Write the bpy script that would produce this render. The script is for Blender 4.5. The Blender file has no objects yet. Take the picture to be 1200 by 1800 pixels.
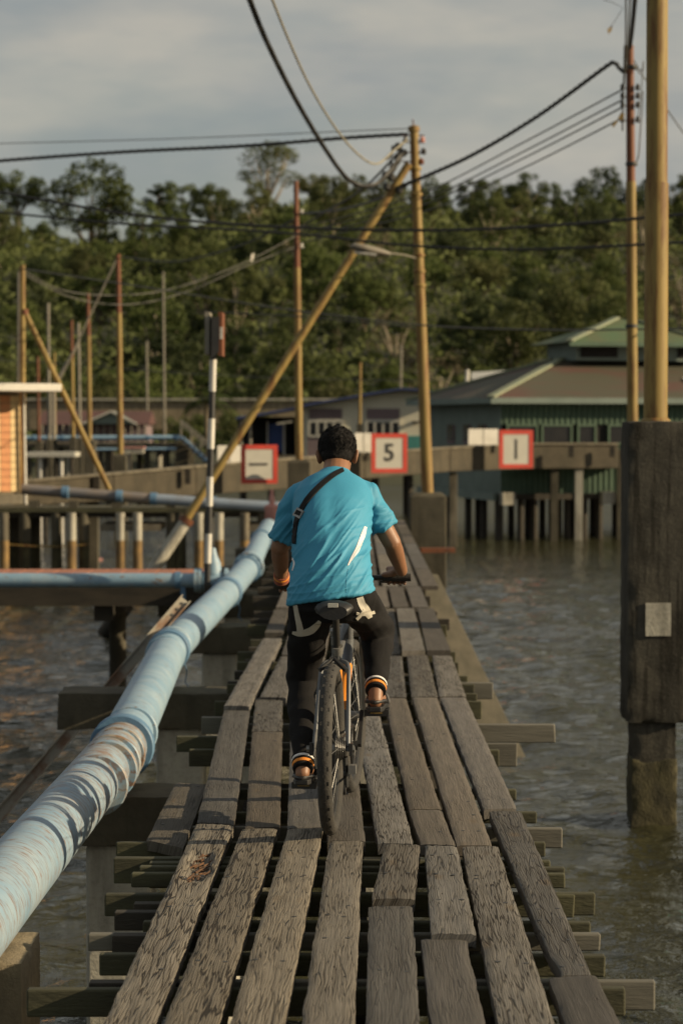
import bpy, bmesh, math, random
import numpy as np
from mathutils import Vector, Matrix, noise
from mathutils.bvhtree import BVHTree

random.seed(7)
rng = np.random.default_rng(7)
scene = bpy.context.scene
COL = scene.collection

# ------------------------------------------------------------------ camera, sky, sun, exposure
CAM_Z, FPX, HOR = 3.16, 4000.0, 745.0          # metres above the water, focal length in photo pixels, horizon row
PITCH = math.atan((900 - HOR) / FPX)
cam_d = bpy.data.cameras.new('camera')
cam = bpy.data.objects.new('camera', cam_d)
COL.objects.link(cam)
cam.location = (0, 0, CAM_Z)
cam.rotation_euler = (math.pi / 2 - PITCH, 0, 0)
cam_d.sensor_fit = 'VERTICAL'
cam_d.sensor_height = 36
cam_d.sensor_width = 24
cam_d.lens = FPX / 1800 * 36
cam_d.clip_start = 0.1
cam_d.clip_end = 5000
cam_d.dof.use_dof = True
cam_d.dof.focus_distance = 8.6
cam_d.dof.aperture_fstop = 4.2
scene.camera = cam

SUN_EL, SUN_AZ = math.radians(21), math.radians(100)      # azimuth clockwise from +Y (the way the camera looks)
world = bpy.data.worlds.new('World')
scene.world = world
world.use_nodes = True
wn, wl = world.node_tree.nodes, world.node_tree.links
wn.clear()
w_out = wn.new('ShaderNodeOutputWorld')
w_bg = wn.new('ShaderNodeBackground')
w_sky = wn.new('ShaderNodeTexSky')
w_sky.sky_type = 'NISHITA'
w_sky.sun_disc = False
w_sky.sun_elevation = SUN_EL
w_sky.sun_rotation = SUN_AZ
w_sky.air_density = 1.2
w_sky.dust_density = 2.0
w_bg.inputs['Strength'].default_value = 0.062
# thin cloud sheet over the clear sky: noise in the direction vector, flattened towards the horizon
w_tc = wn.new('ShaderNodeTexCoord')
w_map = wn.new('ShaderNodeMapping')
w_map.inputs['Scale'].default_value = (3.0, 3.0, 9.5)
w_map.inputs['Location'].default_value = (1.3, 0.2, 0.5)
w_n = wn.new('ShaderNodeTexNoise')
w_n.inputs['Scale'].default_value = 2.0
w_n.inputs['Detail'].default_value = 7
w_n.inputs['Roughness'].default_value = 0.55
w_r = wn.new('ShaderNodeValToRGB')
w_r.color_ramp.elements[0].position = 0.36
w_r.color_ramp.elements[0].color = (0.5, 0.5, 0.5, 1)
w_r.color_ramp.elements[1].position = 0.62
w_r.color_ramp.elements[1].color = (0.97, 0.97, 0.97, 1)
w_n2 = wn.new('ShaderNodeTexNoise')
w_n2.inputs['Scale'].default_value = 2.6
w_n2.inputs['Detail'].default_value = 4
w_r2 = wn.new('ShaderNodeValToRGB')
w_r2.color_ramp.elements[0].position = 0.38
w_r2.color_ramp.elements[0].color = (3.75, 3.98, 3.95, 1)
w_r2.color_ramp.elements[1].position = 0.62
w_r2.color_ramp.elements[1].color = (5.7, 5.4, 4.7, 1)
w_mix = wn.new('ShaderNodeMix')
w_mix.data_type = 'RGBA'
wl.new(w_tc.outputs['Generated'], w_map.inputs['Vector'])
wl.new(w_map.outputs[0], w_n.inputs['Vector'])
wl.new(w_map.outputs[0], w_n2.inputs['Vector'])
wl.new(w_n.outputs['Fac'], w_r.inputs[0])
wl.new(w_n2.outputs['Fac'], w_r2.inputs[0])
wl.new(w_r.outputs[0], w_mix.inputs[0])
wl.new(w_sky.outputs[0], w_mix.inputs[6])
wl.new(w_r2.outputs[0], w_mix.inputs[7])
wl.new(w_mix.outputs[2], w_bg.inputs['Color'])
wl.new(w_bg.outputs[0], w_out.inputs[0])

sun_d = bpy.data.lights.new('sun', 'SUN')
sun_d.energy = 5.0
sun_d.angle = math.radians(0.6)
sun_d.color = (1.0, 0.80, 0.52)
sun = bpy.data.objects.new('sun', sun_d)
COL.objects.link(sun)
to_sun = Vector((math.sin(SUN_AZ) * math.cos(SUN_EL), math.cos(SUN_AZ) * math.cos(SUN_EL), math.sin(SUN_EL)))
sun.rotation_euler = to_sun.to_track_quat('Z', 'Y').to_euler()
sun.location = to_sun * 60

vs = scene.view_settings
vs.view_transform = 'Standard'
vs.look = 'None'
vs.gamma = 1
vs.exposure = 0.45
vs.use_curve_mapping = False

# ------------------------------------------------------------------ helpers
_cf = Vector((0, math.cos(PITCH), -math.sin(PITCH)))
_cu = Vector((0, math.sin(PITCH), math.cos(PITCH)))


def ray(px, py):
    return _cf * FPX + Vector((1, 0, 0)) * (px - 600) + _cu * (900 - py)


def U(px, py, Y):
    """world point at distance Y that the photo shows at pixel (px, py)"""
    r = ray(px, py)
    return Vector((0, 0, CAM_Z)) + r * (Y / r.y)


def G(px, py, z):
    """world point at height z seen at that pixel"""
    r = ray(px, py)
    return Vector((0, 0, CAM_Z)) + r * ((z - CAM_Z) / r.z)


def nz(x, y=0.0, z=0.0):
    return noise.noise(Vector((x, y, z)))


class MB:
    """collects shapes in world coordinates; build() links them as one mesh object"""

    def __init__(self):
        self.v, self.f, self.uv, self.sm = [], [], {}, []

    def quad_box(self, c8):
        n = len(self.v)
        self.v += [Vector(p) for p in c8]
        for f in ((0, 3, 2, 1), (4, 5, 6, 7), (0, 1, 5, 4), (1, 2, 6, 5), (2, 3, 7, 6), (3, 0, 4, 7)):
            self.f.append(tuple(n + i for i in f))
        return self

    def box(self, c, s, rz=0.0, rx=0.0, ry=0.0):
        c = Vector(c)
        m = Matrix.Rotation(rz, 3, 'Z') @ Matrix.Rotation(ry, 3, 'Y') @ Matrix.Rotation(rx, 3, 'X')
        h = [x / 2 for x in s]
        pts = []
        for z in (-1, 1):
            for x, y in ((-1, -1), (1, -1), (1, 1), (-1, 1)):
                pts.append(c + m @ Vector((x * h[0], y * h[1], z * h[2])))
        return self.quad_box(pts)

    def beam(self, p0, p1, w, h, up=(0, 0, 1), w1=None, h1=None):
        p0, p1 = Vector(p0), Vector(p1)
        d = (p1 - p0).normalized()
        r = d.cross(Vector(up)).normalized()
        u = r.cross(d).normalized()
        w1 = w if w1 is None else w1
        h1 = h if h1 is None else h1
        pts = []
        for p, ww, hh in ((p0, w, h), (p1, w1, h1)):
            for a, b in ((-1, -1), (1, -1), (1, 1), (-1, 1)):
                pts.append(p + r * (a * ww / 2) + u * (b * hh / 2))
        return self.quad_box(pts)

    def tube(self, pts, rad, seg=10, caps=True, up=None, sx=1.0):
        pts = [Vector(p) for p in pts]
        if not hasattr(rad, '__len__'):
            rad = [rad] * len(pts)
        n0 = len(self.v)
        prev = None
        for i, p in enumerate(pts):
            t = (pts[min(i + 1, len(pts) - 1)] - pts[max(i - 1, 0)]).normalized()
            if prev is None:
                a = Vector(up) if up is not None else (Vector((0, 0, 1)) if abs(t.z) < 0.9 else Vector((1, 0, 0)))
            else:
                a = prev
            a = (a - t * a.dot(t)).normalized()
            b = t.cross(a)
            prev = a
            for k in range(seg):
                ang = 2 * math.pi * k / seg
                self.v.append(p + a * (math.cos(ang) * rad[i]) + b * (math.sin(ang) * rad[i] * sx))
        for i in range(len(pts) - 1):
            for k in range(seg):
                k2 = (k + 1) % seg
                self.f.append((n0 + i * seg + k, n0 + i * seg + k2, n0 + (i + 1) * seg + k2, n0 + (i + 1) * seg + k))
                self.sm.append(len(self.f) - 1)
        if caps:
            self.f.append(tuple(n0 + k for k in reversed(range(seg))))
            e = n0 + (len(pts) - 1) * seg
            self.f.append(tuple(e + k for k in range(seg)))
        return self

    def lathe(self, c, prof, axis=(0, 0, 1), seg=16):
        """prof: list of (offset along axis, radius)"""
        ax = Vector(axis).normalized()
        return self.tube([Vector(c) + ax * o for o, r in prof], [r for o, r in prof], seg)

    def torus(self, c, R, r, axis, seg=40, rs=10, squash=1.0):
        ax = Vector(axis).normalized()
        a = Vector((0, 0, 1))
        a = (a - ax * a.dot(ax)).normalized()
        b = ax.cross(a)
        n0 = len(self.v)
        for i in range(seg):
            t = 2 * math.pi * i / seg
            d = a * math.cos(t) + b * math.sin(t)
            for k in range(rs):
                q = 2 * math.pi * k / rs
                self.v.append(Vector(c) + d * (R + r * squash * math.cos(q)) + ax * (r * math.sin(q)))
        for i in range(seg):
            i2 = (i + 1) % seg
            for k in range(rs):
                k2 = (k + 1) % rs
                self.f.append((n0 + i * rs + k, n0 + i2 * rs + k, n0 + i2 * rs + k2, n0 + i * rs + k2))
                self.sm.append(len(self.f) - 1)
        return self

    def ball(self, c, r, seg=14, rings=9, m=None):
        """ellipsoid with radii r (3) turned by matrix m"""
        c = Vector(c)
        r = (r, r, r) if not hasattr(r, '__len__') else r
        n0 = len(self.v)
        m = m or Matrix.Identity(3)
        for i in range(rings + 1):
            th = math.pi * i / rings
            for k in range(seg):
                ph = 2 * math.pi * k / seg
                self.v.append(c + m @ Vector((r[0] * math.sin(th) * math.cos(ph), r[1] * math.sin(th) * math.sin(ph), r[2] * math.cos(th))))
        for i in range(rings):
            for k in range(seg):
                k2 = (k + 1) % seg
                self.f.append((n0 + i * seg + k, n0 + (i + 1) * seg + k, n0 + (i + 1) * seg + k2, n0 + i * seg + k2))
                self.sm.append(len(self.f) - 1)
        return self

    def poly(self, pts, thick=None, nrm=None):
        """flat polygon, extruded by thick along nrm when given"""
        pts = [Vector(p) for p in pts]
        n = len(pts)
        n0 = len(self.v)
        if thick is None:
            self.v += pts
            self.f.append(tuple(range(n0, n0 + n)))
            return self
        nv = Vector(nrm) if nrm is not None else (pts[1] - pts[0]).cross(pts[2] - pts[0]).normalized()
        self.v += pts + [p + nv * thick for p in pts]
        self.f.append(tuple(n0 + n - 1 - i for i in range(n)))
        self.f.append(tuple(n0 + n + i for i in range(n)))
        for i in range(n):
            j = (i + 1) % n
            self.f.append((n0 + i, n0 + j, n0 + n + j, n0 + n + i))
        return self

    def rough_box(self, lo, hi, cell=0.05, amp=0.006, chip=0.012, seed=0.0):
        """box with uneven faces and chipped edges, as one closed grid"""
        lo, hi = Vector(lo), Vector(hi)
        n = [max(2, int((hi[i] - lo[i]) / cell)) for i in range(3)]
        idx = {}

        def vid(i, j, k):
            key = (i, j, k)
            if key not in idx:
                t = [(i / n[0]), (j / n[1]), (k / n[2])]
                p = Vector([lo[a] + (hi[a] - lo[a]) * t[a] for a in range(3)])
                onb = [(-1 if c == 0 else 1 if c == n[a] else 0) for a, c in enumerate((i, j, k))]
                q = p * 7 + Vector((seed, seed, seed))
                d = amp * noise.noise(q * 0.8) + amp * 0.7 * noise.noise(q * 3)
                if sum(1 for x in onb if x) >= 2:
                    d -= chip * (0.35 + max(0, noise.noise(q * 1.7) * 2.0))
                idx[key] = len(self.v)
                self.v.append(p + Vector(onb) * d)
            return idx[key]
        for ax, (u, w) in enumerate(((1, 2), (0, 2), (0, 1))):
            for side in (0, n[ax]):
                for a in range(n[u]):
                    for b in range(n[w]):
                        c = []
                        for da, db in ((0, 0), (1, 0), (1, 1), (0, 1)):
                            e = [0, 0, 0]
                            e[ax], e[u], e[w] = side, a + da, b + db
                            c.append(vid(*e))
                        self.f.append(tuple(c) if (side == 0) else tuple(reversed(c)))
        return self

    def build(self, name, mat, parent=None, loc=None, smooth=False, bevel=0.0, fix=True, tris=None):
        org = Vector(loc) if loc is not None else (Vector(parent['_o']) if parent is not None else Vector((0, 0, 0)))
        me = bpy.data.meshes.new(name)
        me.from_pydata([tuple(p - org) for p in self.v], [], self.f)
        if fix:
            bm = bmesh.new()
            bm.from_mesh(me)
            bmesh.ops.remove_doubles(bm, verts=bm.verts, dist=1e-6)
            bmesh.ops.recalc_face_normals(bm, faces=bm.faces)
            bm.to_mesh(me)
            bm.free()
        if smooth:
            me.polygons.foreach_set('use_smooth', [True] * len(me.polygons))
            try:
                me.set_sharp_from_angle(angle=math.radians(42))
            except Exception:
                pass
        me.materials.append(mat)
        o = bpy.data.objects.new(name, me)
        COL.objects.link(o)
        if parent is not None:
            o.parent = parent
            o['_o'] = parent['_o']
        else:
            o.location = org
            o['_o'] = tuple(org)
        if bevel:
            b = o.modifiers.new('bevel', 'BEVEL')
            b.width = bevel
            b.segments = 2
            b.limit_method = 'ANGLE'
        return o


def tag(o, label=None, cat=None, group=None, kind=None):
    if label:
        o['label'] = label
    if cat:
        o['category'] = cat
    if group:
        o['group'] = group
    if kind:
        o['kind'] = kind
    return o


def thing(name, loc, label, cat, group=None):
    o = bpy.data.objects.new(name, None)
    COL.objects.link(o)
    o.location = loc
    o['_o'] = tuple(loc)
    o.empty_display_size = 0.2
    return tag(o, label, cat, group)


def structure(name, loc=(0, 0, 0)):
    o = bpy.data.objects.new(name, None)
    COL.objects.link(o)
    o.location = loc
    o['_o'] = tuple(loc)
    o['kind'] = 'structure'
    return o


# ------------------------------------------------------------------ materials
class N:
    """small node-graph helper"""

    def __init__(self, name):
        self.m = bpy.data.materials.new(name)
        self.m.use_nodes = True
        self.t = self.m.node_tree
        self.b = self.t.nodes['Principled BSDF']
        self.out = self.t.nodes['Material Output']

    def n(self, kind, **kw):
        nd = self.t.nodes.new('ShaderNode' + kind)
        for k, v in kw.items():
            setattr(nd, k, v)
        return nd

    def l(self, a, b):
        self.t.links.new(a, b)

    def val(self, sock, v):
        if hasattr(v, 'is_linked') or hasattr(v, 'links'):
            self.l(v, sock)
        else:
            sock.default_value = v

    def math(self, op, a, b=0.0, clamp=False):
        nd = self.n('Math', operation=op)
        nd.use_clamp = clamp
        self.val(nd.inputs[0], a)
        self.val(nd.inputs[1], b)
        return nd.outputs[0]

    def coord(self, which='Object', scale=(1, 1, 1), rand=False):
        tc = self.n('TexCoord')
        mp = self.n('Mapping')
        mp.inputs['Scale'].default_value = scale
        self.l(tc.outputs[which], mp.inputs[0])
        if rand:
            oi = self.n('ObjectInfo')
            cx = self.n('CombineXYZ')
            self.l(self.math('MULTIPLY', oi.outputs['Random'], 37.0), cx.inputs[0])
            self.l(self.math('MULTIPLY', oi.outputs['Random'], 91.0), cx.inputs[1])
            self.l(self.math('MULTIPLY', oi.outputs['Random'], 53.0), cx.inputs[2])
            self.l(cx.outputs[0], mp.inputs['Location'])
        return mp.outputs[0]

    def noise(self, vec, scale, detail=4, rough=0.55, dist=0.0):
        nd = self.n('TexNoise')
        nd.inputs['Scale'].default_value = scale
        nd.inputs['Detail'].default_value = detail
        nd.inputs['Roughness'].default_value = rough
        nd.inputs['Distortion'].default_value = dist
        self.l(vec, nd.inputs['Vector'])
        return nd.outputs['Fac']

    def ramp(self, fac, stops):
        nd = self.n('ValToRGB')
        cr = nd.color_ramp
        while len(cr.elements) < len(stops):
            cr.elements.new(0.5)
        for e, (p, c) in zip(cr.elements, stops):
            e.position = p
            e.color = (c, c, c, 1) if not hasattr(c, '__len__') else (*c, 1)
        self.l(fac, nd.inputs[0])
        return nd.outputs[0]

    def mix(self, fac, a, b, blend='MIX'):
        nd = self.n('Mix', data_type='RGBA', blend_type=blend)
        self.val(nd.inputs[0], fac)
        for s, v in ((nd.inputs[6], a), (nd.inputs[7], b)):
            if hasattr(v, 'links'):
                self.l(v, s)
            else:
                s.default_value = (*v, 1)
        return nd.outputs[2]

    def bump(self, h, strength=0.5, dist=0.01, chain=None):
        nd = self.n('Bump')
        nd.inputs['Strength'].default_value = strength
        nd.inputs['Distance'].default_value = dist
        self.l(h, nd.inputs['Height'])
        if chain is not None:
            self.l(chain, nd.inputs['Normal'])
        return nd.outputs[0]

    def done(self, color=None, rough=None, normal=None, metal=0.0, spec=None):
        if color is not None:
            if hasattr(color, 'links'):
                self.l(color, self.b.inputs['Base Color'])
            else:
                self.b.inputs['Base Color'].default_value = (*color, 1)
        if rough is not None:
            self.val(self.b.inputs['Roughness'], rough)
        if normal is not None:
            self.l(normal, self.b.inputs['Normal'])
        self.b.inputs['Metallic'].default_value = metal
        if spec is not None:
            self.b.inputs['Specular IOR Level'].default_value = spec
        return self.m


def paint(name, c1, c2=None, rough=0.6, scale=3.0, bump=0.15, metal=0.0, stretch=(1, 1, 1), spec=None, lo=0.35, hi=0.65, bscale=None):
    """two tones mixed by noise, with a fine grain"""
    g = N(name)
    c2 = c2 or tuple(x * 0.75 for x in c1)
    v = g.coord('Object', stretch, rand=True)
    f = g.ramp(g.noise(v, scale, 6, 0.6), [(lo, 0.0), (hi, 1.0)])
    col = g.mix(f, c1, c2)
    nb = g.noise(v, bscale or scale * 9, 4, 0.6)
    return g.done(col, rough, g.bump(nb, bump, 0.01), metal, spec)


def wood_plank(name, crack, tone=1.0, sat=1.0):
    g = N(name)
    uv = g.n('TexCoord').outputs['UV']
    oi = g.n('ObjectInfo').outputs['Random']
    sep = g.n('SeparateXYZ')
    g.l(uv, sep.inputs[0])
    cx = g.n('CombineXYZ')
    g.l(sep.outputs[0], cx.inputs[0])
    g.l(sep.outputs[1], cx.inputs[1])
    g.l(g.math('MULTIPLY', oi, 40.0), cx.inputs[2])
    base = cx.outputs[0]

    def sc(a, b, zz=1.0):
        mp = g.n('Mapping')
        mp.inputs['Scale'].default_value = (a, b, zz)
        g.l(base, mp.inputs[0])
        return mp.outputs[0]
    fibre = g.noise(sc(150, 2.6), 1.0, 6, 0.68, 0.9)
    broad = g.noise(sc(9, 1.6), 1.0, 4, 0.6, 0.4)
    # wavy checks: elongated voronoi cell borders, bent by noise
    wob = g.n('TexNoise')
    wob.inputs['Scale'].default_value = 1.0
    wob.inputs['Detail'].default_value = 3
    g.l(sc(22, 7), wob.inputs['Vector'])
    add = g.n('VectorMath', operation='MULTIPLY_ADD')
    add.inputs[1].default_value = (1.15, 0.4, 0.0)
    g.l(wob.outputs['Color'], add.inputs[0])
    g.l(sc(135, 3.6), add.inputs[2])
    vo = g.n('TexVoronoi', feature='DISTANCE_TO_EDGE')
    vo.inputs['Scale'].default_value = 1.0
    g.l(add.outputs[0], vo.inputs['Vector'])
    line = g.ramp(vo.outputs['Distance'], [(0.0, 1.0), (0.12, 0.0)])
    where = g.ramp(g.noise(sc(11, 2.2), 1.0, 3), [(0.34, 0.10), (0.62, 1.0)])
    chk = g.math('MULTIPLY', g.math('MULTIPLY', line, where), g.math('MULTIPLY', g.math('ADD', g.math('FRACT', g.math('MULTIPLY', oi, 5.9)), 0.45), crack), True)
    knots = g.n('TexVoronoi', feature='F1')
    knots.inputs['Scale'].default_value = 1.0
    g.l(sc(6, 2.1), knots.inputs['Vector'])
    kn = g.ramp(knots.outputs['Distance'], [(0.05, 1.0), (0.16, 0.0)])
    nail = g.n('TexVoronoi', feature='F1')
    nail.inputs['Scale'].default_value = 1.0
    g.l(sc(13, 5.0), nail.inputs['Vector'])
    nl = g.ramp(nail.outputs['Distance'], [(0.035, 1.0), (0.07, 0.0)])
    lightc = (0.178 * tone, 0.158 * tone * sat, 0.127 * tone * sat)
    darkc = (0.094 * tone, 0.081 * tone, 0.063 * tone)
    col = g.mix(g.ramp(fibre, [(0.34, 0.0), (0.66, 1.0)]), darkc, lightc)
    col = g.mix(g.ramp(broad, [(0.35, 0.40), (0.65, 0.0)]), col, (0.075 * tone, 0.066 * tone, 0.054 * tone))
    var = g.math('ADD', g.math('MULTIPLY', oi, 0.75), 0.62)
    hs = g.n('HueSaturation')
    g.l(var, hs.inputs['Value'])
    g.l(g.math('ADD', g.math('MULTIPLY', g.math('FRACT', g.math('MULTIPLY', oi, 13.7)), 0.7), 0.38), hs.inputs['Saturation'])
    g.l(col, hs.inputs['Color'])
    col = g.mix(g.math('MULTIPLY', kn, 0.5), hs.outputs[0], (0.12, 0.085, 0.05))
    col = g.mix(g.math('MULTIPLY', chk, 0.95), col, (0.018, 0.014, 0.010))
    col = g.mix(nl, col, (0.03, 0.025, 0.02))
    h = g.math('SUBTRACT', g.math('MULTIPLY', fibre, 0.35), g.math('MULTIPLY', chk, 1.0))
    h = g.math('ADD', h, g.math('MULTIPLY', broad, 0.4))
    h = g.math('SUBTRACT', h, g.math('MULTIPLY', nl, 0.8))
    nrm = g.bump(h, 0.75, 0.0055)
    return g.done(col, 0.86, nrm, spec=0.25)


def water_mat():
    g = N('river_water')
    v = g.coord('Object', (1, 1, 1))
    a = g.noise(g.coord('Object', (1.3, 2.2, 1)), 2.4, 5, 0.55, 0.3)
    b = g.noise(v, 11.0, 3, 0.5, 0.2)
    c = g.noise(v, 0.22, 3, 0.5)
    h = g.math('ADD', g.math('MULTIPLY', a, 0.7), g.math('MULTIPLY', b, 0.17))
    nrm = g.bump(h, 0.85, 0.13)
    col = g.mix(c, (0.040, 0.039, 0.019), (0.028, 0.028, 0.014))
    m = g.done(col, 0.035, nrm)
    g.b.inputs['IOR'].default_value = 1.33
    return m


def concrete(name, c1, c2, stain=0.6, zdark=None, rough=0.9):
    g = N(name)
    v = g.coord('Object', (1, 1, 1), rand=True)
    n1 = g.noise(v, 2.2, 7, 0.65)
    n2 = g.noise(g.coord('Object', (5, 5, 0.7), rand=True), 1.3, 5, 0.6)
    col = g.mix(g.ramp(n1, [(0.35, 0.0), (0.68, 1.0)]), c1, c2)
    col = g.mix(g.math('MULTIPLY', g.ramp(n2, [(0.48, 0.0), (0.66, 1.0)]), stain), col, (0.05, 0.045, 0.032))
    n3 = g.noise(v, 26, 6, 0.7)
    col = g.mix(g.math('MULTIPLY', g.ramp(n3, [(0.5, 0.0), (0.75, 1.0)]), 0.35), col, (0.06, 0.055, 0.045))
    nrm = g.bump(n3, 0.5, 0.02, g.bump(n1, 0.4, 0.03))
    return g.done(col, rough, nrm, spec=0.25)


def pole_paint(name, base, rusty, thr, scale=1.0):
    """paint over steel with rust that runs down in streaks"""
    g = N(name)
    n1 = g.noise(g.coord('Object', (8, 8, 1.1), rand=True), scale, 6, 0.65)
    n2 = g.noise(g.coord('Object', (3, 3, 0.8), rand=True), scale * 1.3, 4, 0.6)
    col = g.mix(g.ramp(n2, [(0.35, 0.0), (0.65, 1.0)]), base, tuple(x * 0.8 for x in base))
    col = g.mix(g.ramp(n1, [(thr, 0.0), (thr + 0.14, 0.85)]), col, rusty)
    return g.done(col, 0.62, g.bump(n1, 0.2, 0.006), spec=0.35)


def leaf_mat(name, c1, c2, c3):
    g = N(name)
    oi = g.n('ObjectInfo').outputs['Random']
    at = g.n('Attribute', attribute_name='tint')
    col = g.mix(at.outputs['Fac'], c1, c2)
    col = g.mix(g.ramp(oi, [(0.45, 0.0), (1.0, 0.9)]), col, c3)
    hs = g.n('HueSaturation')
    g.l(g.math('ADD', g.math('MULTIPLY', g.math('FRACT', g.math('MULTIPLY', oi, 7.3)), 0.6), 0.7), hs.inputs['Value'])
    g.l(col, hs.inputs['Color'])
    m = g.done(hs.outputs[0], 0.7, spec=0.2)
    tr = g.n('BsdfTranslucent')
    g.l(hs.outputs[0], tr.inputs[0])
    mx = g.n('MixShader')
    mx.inputs[0].default_value = 0.25
    g.l(g.b.outputs[0], mx.inputs[1])
    g.l(tr.outputs[0], mx.inputs[2])
    g.l(mx.outputs[0], g.out.inputs[0])
    return m


def pipe_mat(name, c1, c2, y0=None, y1=None):
    """chalky blue paint, chipped in streaks that run round the pipe; worn most between y0 and y1 of its length"""
    g = N(name)
    tc = g.n('TexCoord').outputs['Object']
    v = g.coord('Object', (1, 1, 1))
    st = g.noise(g.coord('Object', (3, 26, 3)), 1.6, 6, 0.65, 0.8)
    bl = g.noise(v, 3.0, 5, 0.6)
    ch = g.noise(g.coord('Object', (9, 40, 9)), 1.2, 4, 0.7, 0.5)
    col = g.mix(g.ramp(bl, [(0.36, 0.0), (0.66, 1.0)]), c1, c2)
    col = g.mix(g.math('MULTIPLY', g.ramp(g.noise(v, 9, 4, 0.6), [(0.5, 0.0), (0.7, 1.0)]), 0.35), col, (0.34, 0.39, 0.41))
    thr = g.ramp(st, [(0.56, 0.0), (0.70, 0.55)])
    col = g.mix(g.math('MULTIPLY', g.ramp(ch, [(0.60, 0.0), (0.645, 1.0)]), 0.85), col, (0.17, 0.09, 0.04))
    if y0 is not None:
        sep = g.n('SeparateXYZ')
        g.l(tc, sep.inputs[0])
        w = g.math('MULTIPLY', g.ramp(g.math('DIVIDE', g.math('SUBTRACT', sep.outputs[1], y0), y1 - y0), [(0.0, 0.10), (0.40, 0.28), (0.66, 0.6), (0.97, 0.72), (1.0, 0.0)]), 1.0)
        f = g.math('MULTIPLY', g.ramp(st, [(0.46, 0.0), (0.60, 1.0)]), w)
        col = g.mix(f, col, (0.29, 0.19, 0.085))
        f2 = g.math('MULTIPLY', g.ramp(ch, [(0.50, 0.0), (0.55, 1.0)]), g.math('POWER', w, 0.5))
        col = g.mix(f2, col, (0.17, 0.085, 0.035))
        f3 = g.math('MULTIPLY', g.ramp(g.noise(v, 7, 3, 0.6, 0.5), [(0.56, 0.0), (0.64, 0.35)]), w)
        col = g.mix(f3, col, (0.40, 0.38, 0.31))
    else:
        col = g.mix(g.math('MULTIPLY', thr, 0.5), col, (0.5, 0.42, 0.3))
    return g.done(col, 0.5, g.bump(st, 0.12, 0.01), spec=0.4)


M = {}
M['wood_check'] = wood_plank('weathered_wood_checked', 1.7, 1.06)
M['wood_mid'] = wood_plank('weathered_wood', 1.15, 1.0)
M['wood_smooth'] = wood_plank('weathered_wood_smooth', 0.3, 0.80, 0.95)
M['joist'] = paint('old_joist_wood', (0.066, 0.064, 0.032), (0.032, 0.031, 0.017), 0.9, 2.5, 0.4, stretch=(1, 4, 4))
M['joist_new'] = paint('grey_joist_wood', (0.135, 0.127, 0.102), (0.088, 0.083, 0.066), 0.85, 2.0, 0.3, stretch=(0.6, 5, 5))
M['joist_dark'] = paint('dark_joist_wood', (0.045, 0.037, 0.026), (0.022, 0.019, 0.014), 0.9, 3, 0.4, stretch=(1, 4, 4))
M['brace'] = paint('brown_brace_wood', (0.10, 0.086, 0.058), (0.06, 0.054, 0.034), 0.9, 2.5, 0.4, stretch=(3, 1, 1))
M['rot'] = paint('rotten_wood', (0.20, 0.10, 0.045), (0.06, 0.04, 0.03), 0.95, 30, 0.9)
M['water'] = water_mat()
M['conc_dark'] = concrete('wet_stained_concrete', (0.105, 0.093, 0.066), (0.055, 0.05, 0.036), 0.75)
M['conc_mid'] = concrete('weathered_concrete', (0.19, 0.168, 0.125), (0.115, 0.10, 0.075), 0.65)
M['conc_pale'] = concrete('pale_concrete', (0.42, 0.40, 0.335), (0.30, 0.282, 0.235), 0.45)
M['conc_block'] = concrete('tan_concrete', (0.25, 0.205, 0.135), (0.16, 0.132, 0.088), 0.45)
M['conc_bridge'] = concrete('grimy_bridge_concrete', (0.085, 0.072, 0.050), (0.05, 0.043, 0.031), 0.75)


def pile_concrete():
    g = N('streaked_pile_concrete')
    v = g.coord('Object', (1, 1, 1))
    drip = g.noise(g.coord('Object', (11, 11, 0.9)), 1.0, 6, 0.65, 0.3)
    blot = g.noise(v, 2.6, 7, 0.7)
    fine = g.noise(v, 38, 5, 0.7)
    col = g.mix(g.ramp(blot, [(0.36, 0.0), (0.62, 1.0)]), (0.030, 0.028, 0.023), (0.072, 0.067, 0.054))
    col = g.mix(g.math('MULTIPLY', g.ramp(drip, [(0.50, 0.0), (0.60, 1.0)]), 0.8), col, (0.016, 0.0145, 0.011))
    col = g.mix(g.math('MULTIPLY', g.ramp(drip, [(0.30, 1.0), (0.40, 0.0)]), 0.5), col, (0.13, 0.118, 0.09))
    col = g.mix(g.math('MULTIPLY', g.ramp(fine, [(0.6, 0.0), (0.7, 1.0)]), 0.4), col, (0.16, 0.145, 0.115))
    return g.done(col, 0.92, g.bump(fine, 0.6, 0.012, g.bump(blot, 0.5, 0.03)), spec=0.2)


M['conc_pile'] = pile_concrete()
M['algae'] = paint('algae_stained_concrete', (0.075, 0.066, 0.030), (0.03, 0.027, 0.014), 0.95, 6, 0.8, stretch=(1, 1, 0.7))
M['rust_conc'] = paint('rust_stained_concrete', (0.25, 0.155, 0.055), (0.13, 0.085, 0.04), 0.9, 4, 0.4)  # orange-brown tone for the lower lengths of the jetty piles
M['yellow'] = pole_paint('yellow_pole_paint', (0.27, 0.19, 0.058), (0.12, 0.052, 0.017), 0.475)
M['yellow_rust'] = pole_paint('rusty_yellow_pole_paint', (0.255, 0.175, 0.052), (0.15, 0.058, 0.019), 0.47)
M['rust'] = pole_paint('rusty_steel', (0.17, 0.06, 0.026), (0.08, 0.033, 0.018), 0.5)
M['grey_pole'] = pole_paint('grey_galvanised_pole', (0.22, 0.20, 0.16), (0.15, 0.095, 0.05), 0.6)
M['pipe'] = pipe_mat('light_blue_pipe_paint', (0.165, 0.275, 0.375), (0.24, 0.34, 0.415))
M['pipe_worn'] = pipe_mat('worn_blue_pipe_paint', (0.165, 0.275, 0.375), (0.25, 0.34, 0.41), 1.2, 4.12)
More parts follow.
